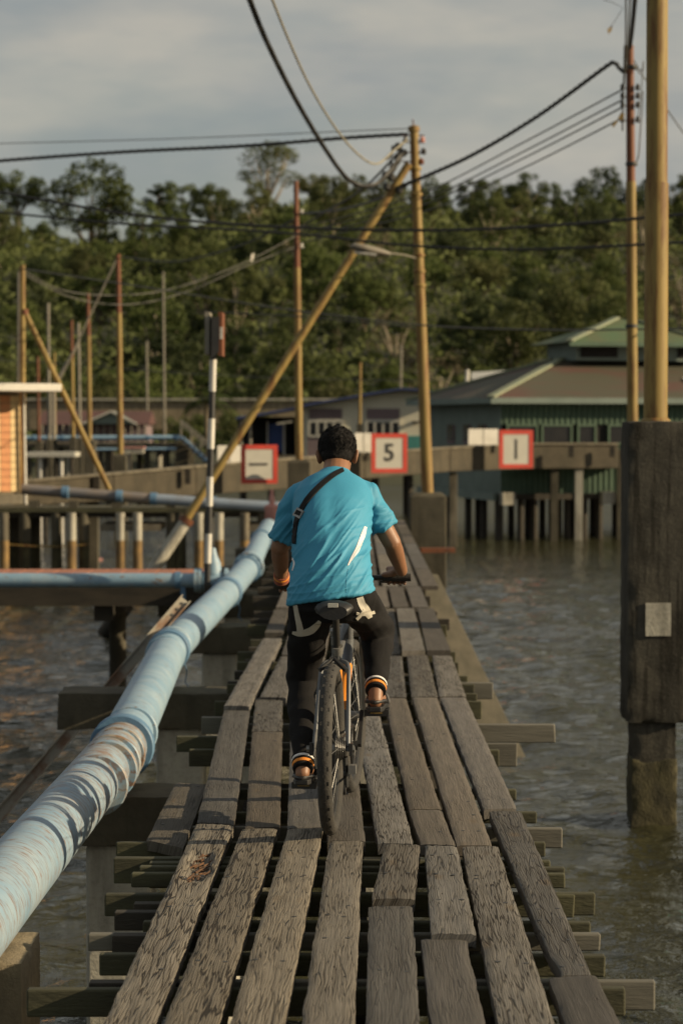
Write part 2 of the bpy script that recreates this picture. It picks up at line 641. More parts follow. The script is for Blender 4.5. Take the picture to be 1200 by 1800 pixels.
M['pipe_ring'] = paint('dark_blue_coupling', (0.10, 0.20, 0.31), (0.07, 0.14, 0.23), 0.55, 6, 0.2)
M['pipe_far'] = paint('greyish_blue_pipe', (0.23, 0.29, 0.37), (0.17, 0.17, 0.18), 0.6, 1.2, 0.1, stretch=(1, 1, 1))
M['pipe_brown'] = paint('brown_stained_pipe', (0.24, 0.17, 0.10), (0.16, 0.15, 0.15), 0.7, 2.0, 0.2)
M['pink'] = paint('faded_red_hydrant_paint', (0.50, 0.24, 0.20), (0.40, 0.17, 0.14), 0.6, 6, 0.15)
M['redplank'] = paint('red_brown_plank_paint', (0.33, 0.135, 0.075), (0.25, 0.10, 0.06), 0.8, 5, 0.3)
M['white'] = paint('white_paint', (0.58, 0.555, 0.50), (0.48, 0.46, 0.41), 0.6, 4, 0.1)
M['black'] = paint('black_paint', (0.02, 0.02, 0.02), (0.03, 0.028, 0.025), 0.5, 6, 0.1)
M['signred'] = paint('sign_red', (0.50, 0.045, 0.026), (0.42, 0.04, 0.025), 0.5, 4, 0.05)
M['signface'] = paint('sign_face', (0.46, 0.445, 0.385), (0.41, 0.395, 0.345), 0.5, 3, 0.05)
M['cable'] = paint('black_cable', (0.025, 0.024, 0.022), (0.04, 0.038, 0.033), 0.6, 5, 0.1)
M['cable_pale'] = paint('pale_cable', (0.26, 0.24, 0.175), (0.20, 0.185, 0.14), 0.6, 5, 0.1)
M['cable_grey'] = paint('grey_cable', (0.09, 0.087, 0.075), (0.07, 0.067, 0.058), 0.6, 5, 0.1)
M['steel'] = paint('rusty_white_steel', (0.23, 0.215, 0.175), (0.14, 0.075, 0.04), 0.7, 3.2, 0.2, lo=0.5, hi=0.62)
M['bark'] = paint('bark', (0.20, 0.16, 0.105), (0.11, 0.09, 0.06), 0.95, 4, 0.5)
M['bark_pale'] = paint('pale_bark', (0.34, 0.29, 0.21), (0.22, 0.18, 0.13), 0.95, 4, 0.5)
M['leaf'] = leaf_mat('tree_leaves', (0.042, 0.060, 0.015), (0.098, 0.122, 0.032), (0.092, 0.094, 0.036))
M['leaf_dark'] = leaf_mat('dark_tree_leaves', (0.028, 0.042, 0.014), (0.060, 0.077, 0.025), (0.052, 0.064, 0.025))
M['leaf_dry'] = leaf_mat('dry_tree_leaves', (0.11, 0.094, 0.05), (0.18, 0.15, 0.088), (0.16, 0.13, 0.08))
M['hillsoil'] = paint('forest_floor', (0.04, 0.043, 0.018), (0.028, 0.031, 0.013), 0.95, 0.3, 0.6)
M['glass'] = paint('dark_window_glass', (0.012, 0.012, 0.013), (0.02, 0.019, 0.018), 0.15, 2, 0.02)
M['dark'] = paint('dark_interior', (0.012, 0.011, 0.010), (0.018, 0.016, 0.014), 0.9, 2, 0.1)  # near-black colour stands in for the shade inside openings and rooms

DECK = 1.5
# ------------------------------------------------------------------ water: one sheet, fine waves near, coarser far
def spaced(a, b, step0, grow, centre=None):
    out = [a]
    s = step0
    while out[-1] < b:
        out.append(out[-1] + s)
        s *= grow
    return out


def make_water():
    ys = spaced(4.0, 46.0, 0.055, 1.0019)
    ys = [-30, -5, 0] + ys + spaced(ys[-1] + 0.5, 900, 0.6, 1.12)
    xs = list(np.arange(-6.6, 7.6, 0.075))
    left = [-6.6 - d for d in spaced(0.2, 500, 0.3, 1.35)]
    right = [7.6 + d for d in spaced(0.2, 500, 0.3, 1.35)]
    xs = list(reversed(left)) + xs + right
    X, Y = np.meshgrid(np.array(xs), np.array(ys))
    Z = np.zeros_like(X)
    r = np.random.default_rng(3)
    for i in range(46):
        lam = 0.28 * (1.085 ** i) if i < 30 else r.uniform(0.3, 1.5)
        th = r.normal(1.35, 0.75)
        k = 2 * math.pi / lam
        ph = r.uniform(0, 6.28)
        amp = 0.0056 * lam ** 0.8
        wob = 0.6 * np.sin(X * 0.7 + r.uniform(0, 6)) + 0.6 * np.sin(Y * 0.45 + r.uniform(0, 6))
        Z += amp * np.sin(k * (X * math.cos(th) + Y * math.sin(th)) + ph + wob)
    fade = np.clip((70 - Y) / 30, 0, 1) * np.clip((12 - np.abs(X)) / 4, 0, 1) * (Y > 3)
    Z *= fade
    nx, ny = len(xs), len(ys)
    verts = np.stack([X.ravel(), Y.ravel(), Z.ravel()], 1)
    idx = np.arange(nx * ny).reshape(ny, nx)
    quads = np.stack([idx[:-1, :-1].ravel(), idx[:-1, 1:].ravel(), idx[1:, 1:].ravel(), idx[1:, :-1].ravel()], 1)
    me = bpy.data.meshes.new('water')
    me.vertices.add(len(verts))
    me.vertices.foreach_set('co', verts.ravel())
    me.loops.add(quads.size)
    me.loops.foreach_set('vertex_index', quads.ravel())
    me.polygons.add(len(quads))
    me.polygons.foreach_set('loop_start', np.arange(0, quads.size, 4))
    me.polygons.foreach_set('loop_total', np.full(len(quads), 4))
    me.polygons.foreach_set('use_smooth', np.ones(len(quads), dtype=bool))
    me.update()
    me.materials.append(M['water'])
    o = bpy.data.objects.new('water', me)
    COL.objects.link(o)
    o['kind'] = 'structure'


make_water()


# ------------------------------------------------------------------ hill behind the village
def hill_z(x, y):
    t = min(max((y - 128) / 250.0, 0), 1.0)
    s = t * t * (3 - 2 * t)
    ridge = 31 + 2.5 * math.sin(x * 0.045 + 0.6) + 1.8 * math.sin(x * 0.11 + 2.0)
    z = -0.4 + 1.9 * min(max((y - 118) / 8, 0), 1) + s * ridge + 1.2 * nz(x * 0.05, y * 0.05)* min(t * 6, 1)
    if y > 378:
        z -= (y - 378) * 0.15
    return z


def make_hill():
    mb = MB()
    xs = [-400, -250, -160] + [-110 + 5 * i for i in range(45)] + [160, 250, 400]
    ys = [116 + 6 * i for i in range(60)]
    for y in ys:
        for x in xs:
            mb.v.append(Vector((x, y, hill_z(x, y))))
    w = len(xs)
    for j in range(len(ys) - 1):
        for i in range(w - 1):
            mb.f.append((j * w + i, j * w + i + 1, (j + 1) * w + i + 1, (j + 1) * w + i))
    o = mb.build('hill', M['hillsoil'], smooth=True)
    o['kind'] = 'structure'


make_hill()

# ------------------------------------------------------------------ boardwalk
walk = structure('boardwalk', (0, 6, 0))


def plank_mesh(c, thick, dense, amp, seedv, rot=None, notches=()):
    """c: four world corners near-left, near-right, far-right, far-left of the top face"""
    nl, nr, fr, fl = [Vector(p) for p in c]
    length = ((fl + fr) / 2 - (nl + nr) / 2).length
    width = (nr - nl).length
    nu, nv = (9, max(10, int(length / 0.035))) if dense else (3, max(5, int(length / 0.25)))
    bow = 0.006 * nz(seedv * 3.1)
    verts, faces, uvs = [], [], []
    org = Vector(walk['_o'])
    for j in range(nv + 1):
        v = j / nv
        a = nl.lerp(fl, v)
        b = nr.lerp(fr, v)
        side = (b - a).normalized()
        ea = 0.004 * nz(v * length * 5, seedv) + 0.002 * nz(v * length * 31, seedv)
        eb = 0.004 * nz(v * length * 5, seedv + 9) + 0.002 * nz(v * length * 31, seedv + 9)
        for (nvv, dep, wid, sd) in notches:
            q = max(0, 1 - abs(v - nvv) / wid) * dep * (0.6 + 0.6 * abs(nz(v * length * 60, seedv)))
            if sd > 0:
                eb -= q
            else:
                ea += q
        a = a + side * ea
        b = b + side * eb
        for i in range(nu + 1):
            u = i / nu
            p = a.lerp(b, u)
            z = bow * math.sin(v * math.pi)
            if dense:
                z += amp * (0.9 * nz(u * width * 45, v * length * 5.0, seedv) + 0.7 * nz(u * width * 90, v * length * 22, seedv))
                if i in (0, nu):
                    z -= 0.004 + 0.003 * abs(nz(v * length * 17, seedv))
                if j in (0, nv):
                    z -= 0.004
                if rot:
                    d = ((u - rot[0]) / rot[2]) ** 2 + ((v - rot[1]) / rot[3]) ** 2
                    d += 0.55 * nz(u * width * 60, v * length * 26, 5)
                    if d < 1:
                        z -= 0.022 * min(1, (1 - d) * 2.2)
            p = p + Vector((0, 0, z))
            verts.append(p - org)
            uvs.append((u * width, v * length))
    w = nu + 1
    for j in range(nv):
        for i in range(nu):
            faces.append((j * w + i, j * w + i + 1, (j + 1) * w + i + 1, (j + 1) * w + i))
    # border loop, sides and bottom
    border = [i for i in range(w)] + [j * w + nu for j in range(1, nv + 1)] + [nv * w + i for i in range(nu - 1, -1, -1)] + [j * w for j in range(nv - 1, 0, -1)]
    n0 = len(verts)
    for q, bi in enumerate(border):
        p = verts[bi].copy()
        p.z -= thick
        verts.append(p)
        uvs.append((uvs[bi][0] + 0.02, uvs[bi][1] + 0.02))
    nb = len(border)
    for q in range(nb):
        q2 = (q + 1) % nb
        faces.append((border[q2], border[q], n0 + q, n0 + q2))
    faces.append(tuple(n0 + nb - 1 - q for q in range(nb)))
    me = bpy.data.meshes.new('plank')
    me.from_pydata([tuple(p) for p in verts], [], faces)
    ul = me.uv_layers.new(name='UVMap')
    off = (seedv * 3.7) % 11
    for lp in me.loops:
        u, v = uvs[lp.vertex_index]
        ul.data[lp.index].uv = (u + off, v + off * 0.7)
    if dense:
        me.polygons.foreach_set('use_smooth', [len(p.vertices) == 4 for p in me.polygons])
        try:
            me.set_sharp_from_angle(angle=math.radians(50))
        except Exception:
            pass
    return me


_pk = [0]


def plank(c, mat, dense=True, dz=0.0, thick=0.042, amp=0.0018, extend=0.0, rot=None, notches=(), tilt=0.0):
    _pk[0] += 1
    pts = [G(x, y, DECK + dz) for x, y in c]
    if extend:
        for i, k in ((0, 3), (1, 2)):
            d = pts[i] - pts[k]
            pts[i] = pts[i] + d * ((pts[i].y - extend) / -d.y)
    if tilt:
        pts[2].z += tilt
        pts[3].z += tilt
    me = plank_mesh(pts, thick, dense, amp, _pk[0] * 1.37, rot, notches)
    me.materials.append(M[mat])
    o = bpy.data.objects.new('plank', me)
    COL.objects.link(o)
    o.parent = walk
    o['_o'] = walk['_o']
    return o


C_, S_, M_ = 'wood_check', 'wood_smooth', 'wood_mid'
E0 = 2.6
# near row
pA = plank([(181, 1800), (271, 1800), (410, 1449), (346, 1446)], C_, amp=0.004, extend=E0, rot=(0.55, 0.868, 0.36, 0.050), dz=0.008)
plank([(287, 1800), (383, 1800), (487, 1454), (426, 1455)], C_, extend=E0, dz=0.010, notches=((0.80, 0.014, 0.018, 1), (0.775, 0.008, 0.01, 1)))
plank([(403, 1800), (498, 1800), (567, 1453), (506, 1455)], C_, extend=E0, dz=0.012)
plank([(529, 1800), (622, 1800), (638, 1476), (579, 1477)], M_, extend=E0, dz=0.006)
plank([(643, 1800), (737, 1800), (725, 1590), (648, 1591)], M_, extend=E0)
plank([(653, 1578), (728, 1578), (738, 1483), (676, 1482)], C_, amp=0.003, dz=0.022, notches=((0.0, 0.006, 0.05, -1),))
plank([(758, 1800), (853, 1800), (818, 1648), (739, 1648)], S_, extend=E0)
plank([(758, 1639), (836, 1640), (802, 1485), (746, 1484)], C_, amp=0.004, dz=0.022)
plank([(875, 1800), (975, 1800), (874, 1485), (812, 1486)], C_, extend=E0, dz=0.006, amp=0.003)
plank([(994, 1800), (1093, 1800), (1044, 1711), (964, 1717)], S_, extend=E0)
plank([(980, 1713), (1038, 1711), (915, 1425), (859, 1424)], M_, dz=0.0, notches=((0.02, 0.02, 0.07, -1),))
# second row
plank([(258, 1475), (322, 1489), (365, 1378), (309, 1374)], M_, dz=-0.035, amp=0.002)
plank([(346, 1443), (411, 1447), (440, 1244), (394, 1247)], M_)
plank([(431, 1454), (492, 1451), (496, 1285), (443, 1285)], S_)
plank([(443, 1284), (496, 1284), (496, 1225), (450, 1225)], C_, dz=0.006, amp=0.004)
plank([(505, 1454), (564, 1451), (555, 1226), (513, 1226)], S_)
plank([(576, 1476), (642, 1476), (612, 1226), (566, 1226)], S_)
plank([(663, 1480), (726, 1481), (659, 1226), (621, 1226)], C_)
plank([(739, 1482), (800, 1484), (775, 1422), (719, 1422)], S_)
plank([(719, 1420.6), (774, 1420.6), (713, 1226), (675, 1226)], S_)
plank([(802, 1484), (864, 1484), (768, 1225), (725, 1225)], S_)
plank([(850, 1421), (907, 1419), (818, 1225), (774, 1225)], S_, dz=0.006)
# third row
plank([(394, 1239), (438, 1240), (495, 1121), (462, 1121)], M_, dz=0.03, thick=0.05)
plank([(457, 1224), (503, 1225), (526, 1153), (493, 1153)], M_, dz=0.026, thick=0.05)
plank([(513, 1224), (556, 1224), (571, 1152), (538, 1152)], M_)
plank([(566, 1224), (612, 1224), (616, 1152), (582, 1152)], S_)
plank([(621, 1224), (661, 1224), (671, 1152), (637, 1152)], M_)
plank([(671, 1224), (714, 1224), (706, 1152), (681, 1152)], C_)
plank([(723, 1224), (769, 1224), (751, 1151), (715, 1151)], C_)
plank([(772, 1223), (819, 1223), (793, 1152), (759, 1151)], M_)
# fourth row
plank([(466, 1112), (497, 1112), (507, 1072), (482, 1072)], C_, dense=False)
plank([(495, 1151), (528, 1151), (551, 1070), (522, 1070)], S_, dense=False)
plank([(539, 1150), (572, 1150), (586, 1070), (559, 1070)], S_, dense=False)
plank([(584, 1150), (617, 1150), (622, 1070), (594, 1070)], M_, dense=False)
plank([(638, 1150), (672, 1150), (655, 1070), (629, 1070)], S_, dense=False)
plank([(680, 1150), (704, 1150), (692, 1070), (662, 1070)], M_, dense=False)
plank([(707, 1144), (746, 1143), (727, 1069), (697, 1069)], M_, dense=False, dz=0.03)
plank([(750, 1143), (791, 1143), (761, 1069), (734, 1069)], S_, dense=False, dz=0.03)
# fifth row and on towards the far end of the walk
rows = [(1067, 1031), (1030, 1000), (999.4, 975), (974.5, 955), (954.5, 940), (939.6, 926), (925.7, 914)]
for ri, (y0, y1) in enumerate(rows):
    xl0, xr0 = 618 - 0.418 * (y0 - 745), 620 + 0.425 * (y0 - 745)
    xl1, xr1 = 618 - 0.418 * (y1 - 745), 620 + 0.425 * (y1 - 745)
    if ri >= 1:
        xr0 = 713 + 0.53 * (y0 - 916)
        xr1 = 713 + 0.53 * (y1 - 916)
    nplk = 8
    for k in range(nplk):
        a0, b0 = k / nplk + 0.008, (k + 1) / nplk - 0.012 - 0.008 * random.random()
        plank([(xl0 + (xr0 - xl0) * a0, y0), (xl0 + (xr0 - xl0) * b0, y0), (xl1 + (xr1 - xl1) * b0, y1), (xl1 + (xr1 - xl1) * a0, y1)],
              random.choice((S_, M_)), dense=False, dz=random.uniform(0, 0.012))

# joists: (right end px, top row px, left end X or None, material, face height)
JZ = DECK - 0.046
jo = [(1151, 1725, None, 'joist_new', 0.092), (1099, 1737, -0.95, 'joist', 0.085), (1063, 1679, None, 'joist', 0.07), (1054, 1642, -0.85, 'joist_new', 0.058),
      (1038, 1621, None, 'joist', 0.03), (1045, 1570, -0.86, 'joist', 0.082), (1008, 1572, None, 'joist', 0.085), (993, 1536, -0.8, 'joist', 0.055),
      (992, 1523, None, 'joist', 0.02), (967, 1512, None, 'joist', 0.02), (958, 1481, -0.92, 'joist', 0.06), (988, 1455, None, 'joist_new', 0.085),
      (943, 1428, -0.7, 'joist', 0.05), (907, 1388, None, 'joist', 0.05), (877, 1318, -0.8, 'joist', 0.09), (908, 1306, None, 'joist_new', 0.125),
      (976, 1273, None, 'joist_new', 0.105), (846, 1233, -0.78, 'joist', 0.11), (866, 1200, None, 'joist_new', 0.11), (838, 1218, None, 'joist', 0.05),
      (833, 1203, -0.75, 'joist', 0.06), (822, 1188, None, 'joist', 0.06), (806, 1164, -0.75, 'joist', 0.08), (800, 1146, None, 'joist', 0.08),
      (785, 1098, -0.8, 'joist', 0.10), (790, 1088, -0.8, 'joist_dark', 0.10), (768, 1075, -0.8, 'joist_dark', 0.10)]
for i, (px, py, xl, m, hh) in enumerate(jo):
    z = JZ - 0.0012 * (i % 4)
    e = G(px, py, z)
    yj = e.y
    xl = xl if xl is not None else -0.58 - 0.1 * (i % 3)
    hh = max(hh, 0.05)
    sk, tw = 0.05 * nz(i * 3.3), 0.035 + 0.03 * abs(nz(i * 1.9))
    drop = 0.012 * abs(nz(i * 2.7))
    MB().quad_box([(xl, yj - sk, z - hh), (e.x, yj, z - hh - drop), (e.x, yj + tw, z - hh - drop), (xl, yj + tw - sk, z - hh),
                   (xl, yj - sk, z), (e.x - 0.01 * nz(i * 5.1), yj, z - drop), (e.x, yj + tw, z - drop), (xl, yj + tw - sk, z)]).build('joist', M[m], walk, bevel=0.006)
# left ends of joists that stick out (px of the left end, row of the top edge)
for i, (px, py, m, hh) in enumerate([(156, 1728, 'joist_dark', 0.095), (197, 1645, 'joist_dark', 0.085), (201, 1604, 'joist_dark', 0.065), (235, 1589, 'joist_dark', 0.04),
                                     (200, 1509, 'joist', 0.10), (262, 1517, 'joist', 0.10), (310, 1295, 'joist', 0.085), (354, 1261, 'joist_new', 0.10), (400, 1198, 'joist_dark', 0.06),
                                     (412, 1180, 'joist_dark', 0.06), (430, 1160, 'joist_dark', 0.07), (437, 1138, 'joist_dark', 0.07), (440, 1125, 'joist', 0.07)]):
    z = JZ - 0.0012 * (i % 4) - 0.0006
    e = G(px, py, z)
    MB().quad_box([(e.x, e.y, z - hh), (-0.35, e.y, z - hh), (-0.35, e.y + 0.05, z - hh), (e.x, e.y + 0.05, z - hh),
                   (e.x, e.y, z), (-0.35, e.y, z), (-0.35, e.y + 0.05, z), (e.x, e.y + 0.05, z)]).build('joist', M[m], walk, bevel=0.004)
for k in range(14):
    yj = 22.5 + k * 1.25
    MB().box((0.0, yj, JZ - 0.052), (1.75, 0.07, 0.1)).build('joist', M['joist_dark'], walk)
for k in range(7):
    MB().box((0.0, 3.0 + k * 0.5, JZ - 0.052), (1.65, 0.06, 0.1)).build('joist', M['joist'], walk)
for sx in (-0.42, 0.05, 0.5):
    MB().box((sx, 20, JZ - 0.19), (0.09, 36, 0.16)).build('stringer', M['joist_dark'], walk)
# concrete cross beams that carry the walk and the pipe, each on two columns
for i, (yb, xl, xr, mat) in enumerate([(11.40, -1.50, 0.62, 'conc_dark'), (15.8, -1.98, 0.55, 'conc_dark'), (21.0, -1.55, 0.6, 'conc_dark'), (25.0, -2.02, 0.6, 'conc_dark'),
                                       (29.6, -1.6, 0.6, 'conc_dark'), (34.2, -1.6, 0.6, 'conc_dark'), (3.4, -1.5, 0.6, 'conc_dark')]):
    zt = 1.285
    MB().rough_box((xl, yb, zt - 0.26), (xr, yb + 0.44, zt), 0.05, 0.006, 0.012, yb).build('crossbeam', M[mat], walk, smooth=True)
    for cx in (-1.13, 0.15):
        MB().box((cx, yb + 0.22, (zt - 0.26) / 2 - 0.6), (0.33, 0.33, zt - 0.262 + 1.2)).build('column', M['conc_pale'], walk, bevel=0.02)
    MB().tube([(-0.62, yb + 0.2, -1.2), (-0.62, yb + 0.2, zt - 0.262)], 0.115, 14).build('column', M['conc_pale'], walk, smooth=True)
# raking timber on the right side, down into the water
MB().beam(G(742, 1010, DECK - 0.10), G(902, 1355, -0.15), 0.36, 0.06, up=(0.25, -0.55, 1)).build('raking_brace', M['brace'], walk, bevel=0.01)
# nail heads where the planks cross the joists
mb = MB()
for o in [c for c in bpy.data.objects if c.parent is walk and c.name.startswith('plank')]:
    cs = [v.co for v in o.data.vertices]
    y0, y1 = min(c.y for c in cs) + 6, max(c.y for c in cs) + 6
    if y0 > 17:
        continue
    for (px, py, xl_, m_, hh_) in jo + [(600, 1900, 0, 0, 0), (600, 1475, 0, 0, 0), (600, 1232, 0, 0, 0)]:
        yj = G(px, py, JZ).y + 0.025
        if not (y0 + 0.03 < yj < y1 - 0.03) or random.random() < 0.35:
            continue
        near = [c for c in cs if abs(c.y + 6 - yj) < 0.16]
        if len(near) < 2:
            continue
        xa_, xb_ = min(c.x for c in near), max(c.x for c in near)
        zz = max(c.z for c in near)
        for t in (0.24, 0.76):
            if random.random() < 0.25:
                continue
            mb.lathe((xa_ + (xb_ - xa_) * t + random.gauss(0, 0.006), yj + random.gauss(0, 0.015), zz - 0.004), [(0, 0.0085), (0.0035, 0.0085)], (0, 0, 1), 7)
nh = mb.build('nail_heads', M['black'], walk)
nh['kind'] = 'stuff'
# rot in the left plank: fibres left standing in the hollow
mb = MB()
for k in range(26):
    cx, cy = random.gauss(350, 9), random.gauss(1522, 18)
    p = G(cx - (cy - 1520) * 0.44, cy, DECK + 0.002)
    d = Vector((random.gauss(0.03, 0.02), random.uniform(0.02, 0.07), random.gauss(0, 0.004)))
    mb.beam(p - Vector((0, 0, 0.012)), p + d - Vector((0, 0, 0.010)), 0.006, 0.007)
mb.build('rotten_fibres', M['rot'], walk)['kind'] = 'stuff'

# near pipe support block at the left edge
pb = thing('pipe_support', (-1.4, 8.2, -1.0), 'tan concrete block under the near end of the blue pipe, lower left corner', 'concrete block')
MB().rough_box((-1.73, 7.705, 0.92), (-1.09, 8.195, 1.32), 0.03, 0.006, 0.010, 2).build('block', M['conc_block'], pb, smooth=True)
MB().box((-1.42, 7.95, -0.04), (0.60, 0.45, 1.915)).build('column', M['conc_dark'], pb, bevel=0.01)

# ------------------------------------------------------------------ large blue water pipe beside the walk
pipe_pts_px = [(-190, 1800), (6, 1560), (215, 1312), (297, 1143), (398, 1042), (437, 997), (459, 950), (472, 926)]
pp = [G(x, y, 1.44) for x, y in pipe_pts_px]
PIPE_R = 0.138
pipe = thing('water_pipe', (-1.3, 8, 1.28), 'large light blue water pipe with rusty patches running along the boardwalk', 'pipe')
names = ['pipe_worn', 'pipe_worn', 'pipe', 'pipe', 'pipe', 'pipe', 'pipe']


def pipe_seg(a, b, m):
    """length a..b as tube; mesh origin kept at the pipe so the texture keeps real positions"""
    n = max(4, int((b - a).length / 0.25))
    mb = MB()
    mb.tube([a.lerp(b, k / n) for k in range(n + 1)], [PIPE_R + 0.0015 * nz(k * 1.7, a.y) for k in range(n + 1)], 32)
    return mb.build('pipe_length', M[m], pipe, smooth=True)


pipe_seg(pp[0], pp[2], 'pipe_worn')
for a, b in zip(pp[2:-1], pp[3:]):
    pipe_seg(a, b, 'pipe')


def ring(i, off, w, r, m, name='coupling'):
    d = (pp[min(i + 1, len(pp) - 1)] - pp[i - 1]).normalized()
    c = pp[i] + d * off
    return MB().lathe(c, [(-w / 2, PIPE_R), (-w / 2, r), (-w / 2 + 0.006, r + 0.006), (w / 2 - 0.006, r + 0.006), (w / 2, r), (w / 2, PIPE_R)], d, 32).build(name, M[m], pipe, smooth=True)


ring(2, 0.0, 0.10, PIPE_R + 0.028, 'pipe_ring')
ring(2, 0.55, 0.05, PIPE_R + 0.006, 'pipe')
for o_, r_ in ((-0.30, 0.005), (-0.62, 0.007), (-0.84, 0.009), (-1.30, 0.003)):
    ring(2, o_, 0.05, PIPE_R + r_, 'pipe_worn', 'repair_band')
ring(3, 0.0, 0.16, PIPE_R + 0.016, 'pipe_ring')
ring(3, 0.35, 0.10, PIPE_R + 0.008, 'pipe')
ring(3, -0.35, 0.06, PIPE_R + 0.006, 'pipe')
ring(4, 0.0, 0.22, PIPE_R + 0.014, 'pipe_ring')
ring(5, 0.0, 0.16, PIPE_R + 0.04, 'pipe')
ring(5, -0.5, 0.08, PIPE_R + 0.015, 'pipe_ring')
ring(6, 0.0, 0.12, PIPE_R + 0.02, 'pipe_ring')
# blue cord hanging from two couplings
for i in (3, 4):
    a = pp[i] + Vector((0.12, -0.03, -0.09))
    MB().tube([a, a + Vector((0.02, 0, -0.07)), a + Vector((0.005, 0, -0.15)), a + Vector((0.04, 0, -0.2))], 0.005, 6).build('tie_cord', M['pipe_ring'], pipe)
# clamp bolts on the flange
d5 = (pp[6] - pp[4]).normalized()
for k in range(10):
    an = 2 * math.pi * k / 10
    s_ = d5.cross(Vector((0, 0, 1))).normalized()
    u_ = s_.cross(d5)
    c = pp[5] + (s_ * math.cos(an) + u_ * math.sin(an)) * (PIPE_R + 0.026)
    MB().tube([c - d5 * 0.12, c + d5 * 0.12], 0.011, 6).build('bolt', M['pipe_ring'], pipe)

hy = pp[-1] + Vector((0.05, 0.2, 0))
hyd = thing('hydrant_valve', (hy.x, hy.y, 1.3), 'faded pink red valve standing at the far end of the blue pipe', 'valve')
MB().lathe((hy.x, hy.y, 1.30), [(0, 0.14), (0.08, 0.15), (0.09, 0.18), (0.13, 0.18), (0.14, 0.13)], (0, 0, 1), 18).build('flange', M['pipe'], hyd, smooth=True)
MB().lathe((hy.x, hy.y, 1.44), [(0, 0.10), (0.03, 0.125), (0.26, 0.115), (0.30, 0.13), (0.34, 0.13), (0.37, 0.07)], (0, 0, 1), 18).build('valve_body', M['pink'], hyd, smooth=True)
MB().lathe((hy.x, hy.y, 1.81), [(0, 0.05), (0.12, 0.042), (0.15, 0.03), (0.25, 0.025)], (0, 0, 1), 12).build('spindle', M['pink'], hyd, smooth=True)
MB().box((hy.x, hy.y, 1.1), (0.5, 0.4, 0.39)).build('pedestal', M['conc_dark'], hyd)

# ------------------------------------------------------------------ right pile with the yellow pole
px0 = U(1150, 745, 17.8)
pile = thing('pole_foundation', (px0.x, 17.8, -1.5), 'tall dark concrete pile block at the right edge standing in the water', 'concrete pile')


def wall_z(py, Y):
    return U(600, py, Y).z


zt = wall_z(741, 17.8)
zm = wall_z(1272, 17.8)
xl = U(1103, 900, 17.8).x
xr = xl + 0.52
MB().rough_box((xl, 17.8, zm), (xr, 18.3, zt), 0.045, 0.006, 0.016, 3).build('cap_block', M['conc_pile'], pile, smooth=True)
MB().rough_box(((xl + xr) / 2 - 0.205, 17.85, -1.0), ((xl + xr) / 2 + 0.135, 18.21, zm + 0.02), 0.045, 0.006, 0.014, 8).build('pile_shaft', M['conc_pile'], pile, smooth=True)
MB().rough_box(((xl + xr) / 2 - 0.214, 17.841, -1.1), ((xl + xr) / 2 + 0.144, 18.219, 0.52), 0.03, 0.010, 0.012, 5).build('tide_mark', M['algae'], pile, smooth=True)
a_, b_ = U(1134, 1060, 17.79), U(1178, 1118, 17.79)
MB().box(((a_.x + b_.x) / 2, 17.793, (a_.z + b_.z) / 2), (b_.x - a_.x, 0.012, a_.z - b_.z)).build('notice_plate', M['conc_pale'], pile)
yp = thing('yellow_pole', (U(1151, 740, 18.05).x, 18.05, zt), 'thick yellow painted pole standing on the right concrete pile', 'pole')
yx = U(1151, 740, 18.05).x
zsl = wall_z(322, 18.05)
MB().tube([(yx, 18.05, zt - 0.2), (yx, 18.05, zsl)], [0.094, 0.093], 28).build('lower_shaft', M['yellow'], yp, smooth=True)
MB().tube([(yx, 18.05, zsl + 0.001), (yx - 0.012, 18.05, zt + 6.2)], [0.085, 0.082], 28).build('upper_shaft', M['yellow'], yp, smooth=True)
MB().lathe((yx, 18.05, zt - 0.001), [(0, 0.12), (0.012, 0.118), (0.03, 0.098)], (0, 0, 1), 24).build('base_flange', M['yellow_rust'], yp, smooth=True)


# ------------------------------------------------------------------ other poles
def pole(label, px_b, py_b, px_t, py_t, Y, r0, r1, mat='yellow', rust_from=None, group=None, stump=None, name='utility_pole', extra=0.0):
    b, t = U(px_b, py_b, Y), U(px_t, py_t, Y)
    zb = b.z
    o = thing(name, (b.x, Y, 0 if stump else zb), label, 'pole', group)
    d = (t - b)
    if extra:
        b = b - d.normalized() * extra
    if rust_from is not None:
        f = (py_b - rust_from) / (py_b - py_t)
        m = U(px_b, py_b, Y).lerp(t, f)
        MB().tube([b, m], [r0, r0 * 0.94], 14).build('shaft', M[mat], o, smooth=True)
        MB().tube([m, t], [r0 * 0.82, r1], 14).build('upper_shaft', M['rust'], o, smooth=True)
    else:
        MB().tube([b, b.lerp(t, 0.5), t], [r0, (r0 + r1) / 2, r1], 14).build('shaft', M[mat], o, smooth=True)
    if stump:
        w, pys = stump
        zs = wall_z(pys, Y)
        MB().quad_box([(b.x - w / 2, Y - w / 2, -1), (b.x + w / 2, Y - w / 2, -1), (b.x + w / 2, Y + w / 2, -1), (b.x - w / 2, Y + w / 2, -1),
                       (b.x - w / 2, Y - w / 2, zs - 0.06), (b.x + w / 2, Y - w / 2, zs - 0.06), (b.x + w / 2, Y + w / 2, zs - 0.06), (b.x - w / 2, Y + w / 2, zs - 0.06)]).quad_box(
            [(b.x - w / 2, Y - w / 2, zs - 0.06), (b.x + w / 2, Y - w / 2, zs - 0.06), (b.x + w / 2, Y + w / 2, zs - 0.06), (b.x - w / 2, Y + w / 2, zs - 0.06),
             (b.x - w * .4, Y - w * .4, zs), (b.x + w * .4, Y - w * .4, zs), (b.x + w * .4, Y + w * .4, zs), (b.x - w * .4, Y + w * .4, zs)]).build('stump', M['conc_dark'], o, bevel=0.02)
    return o


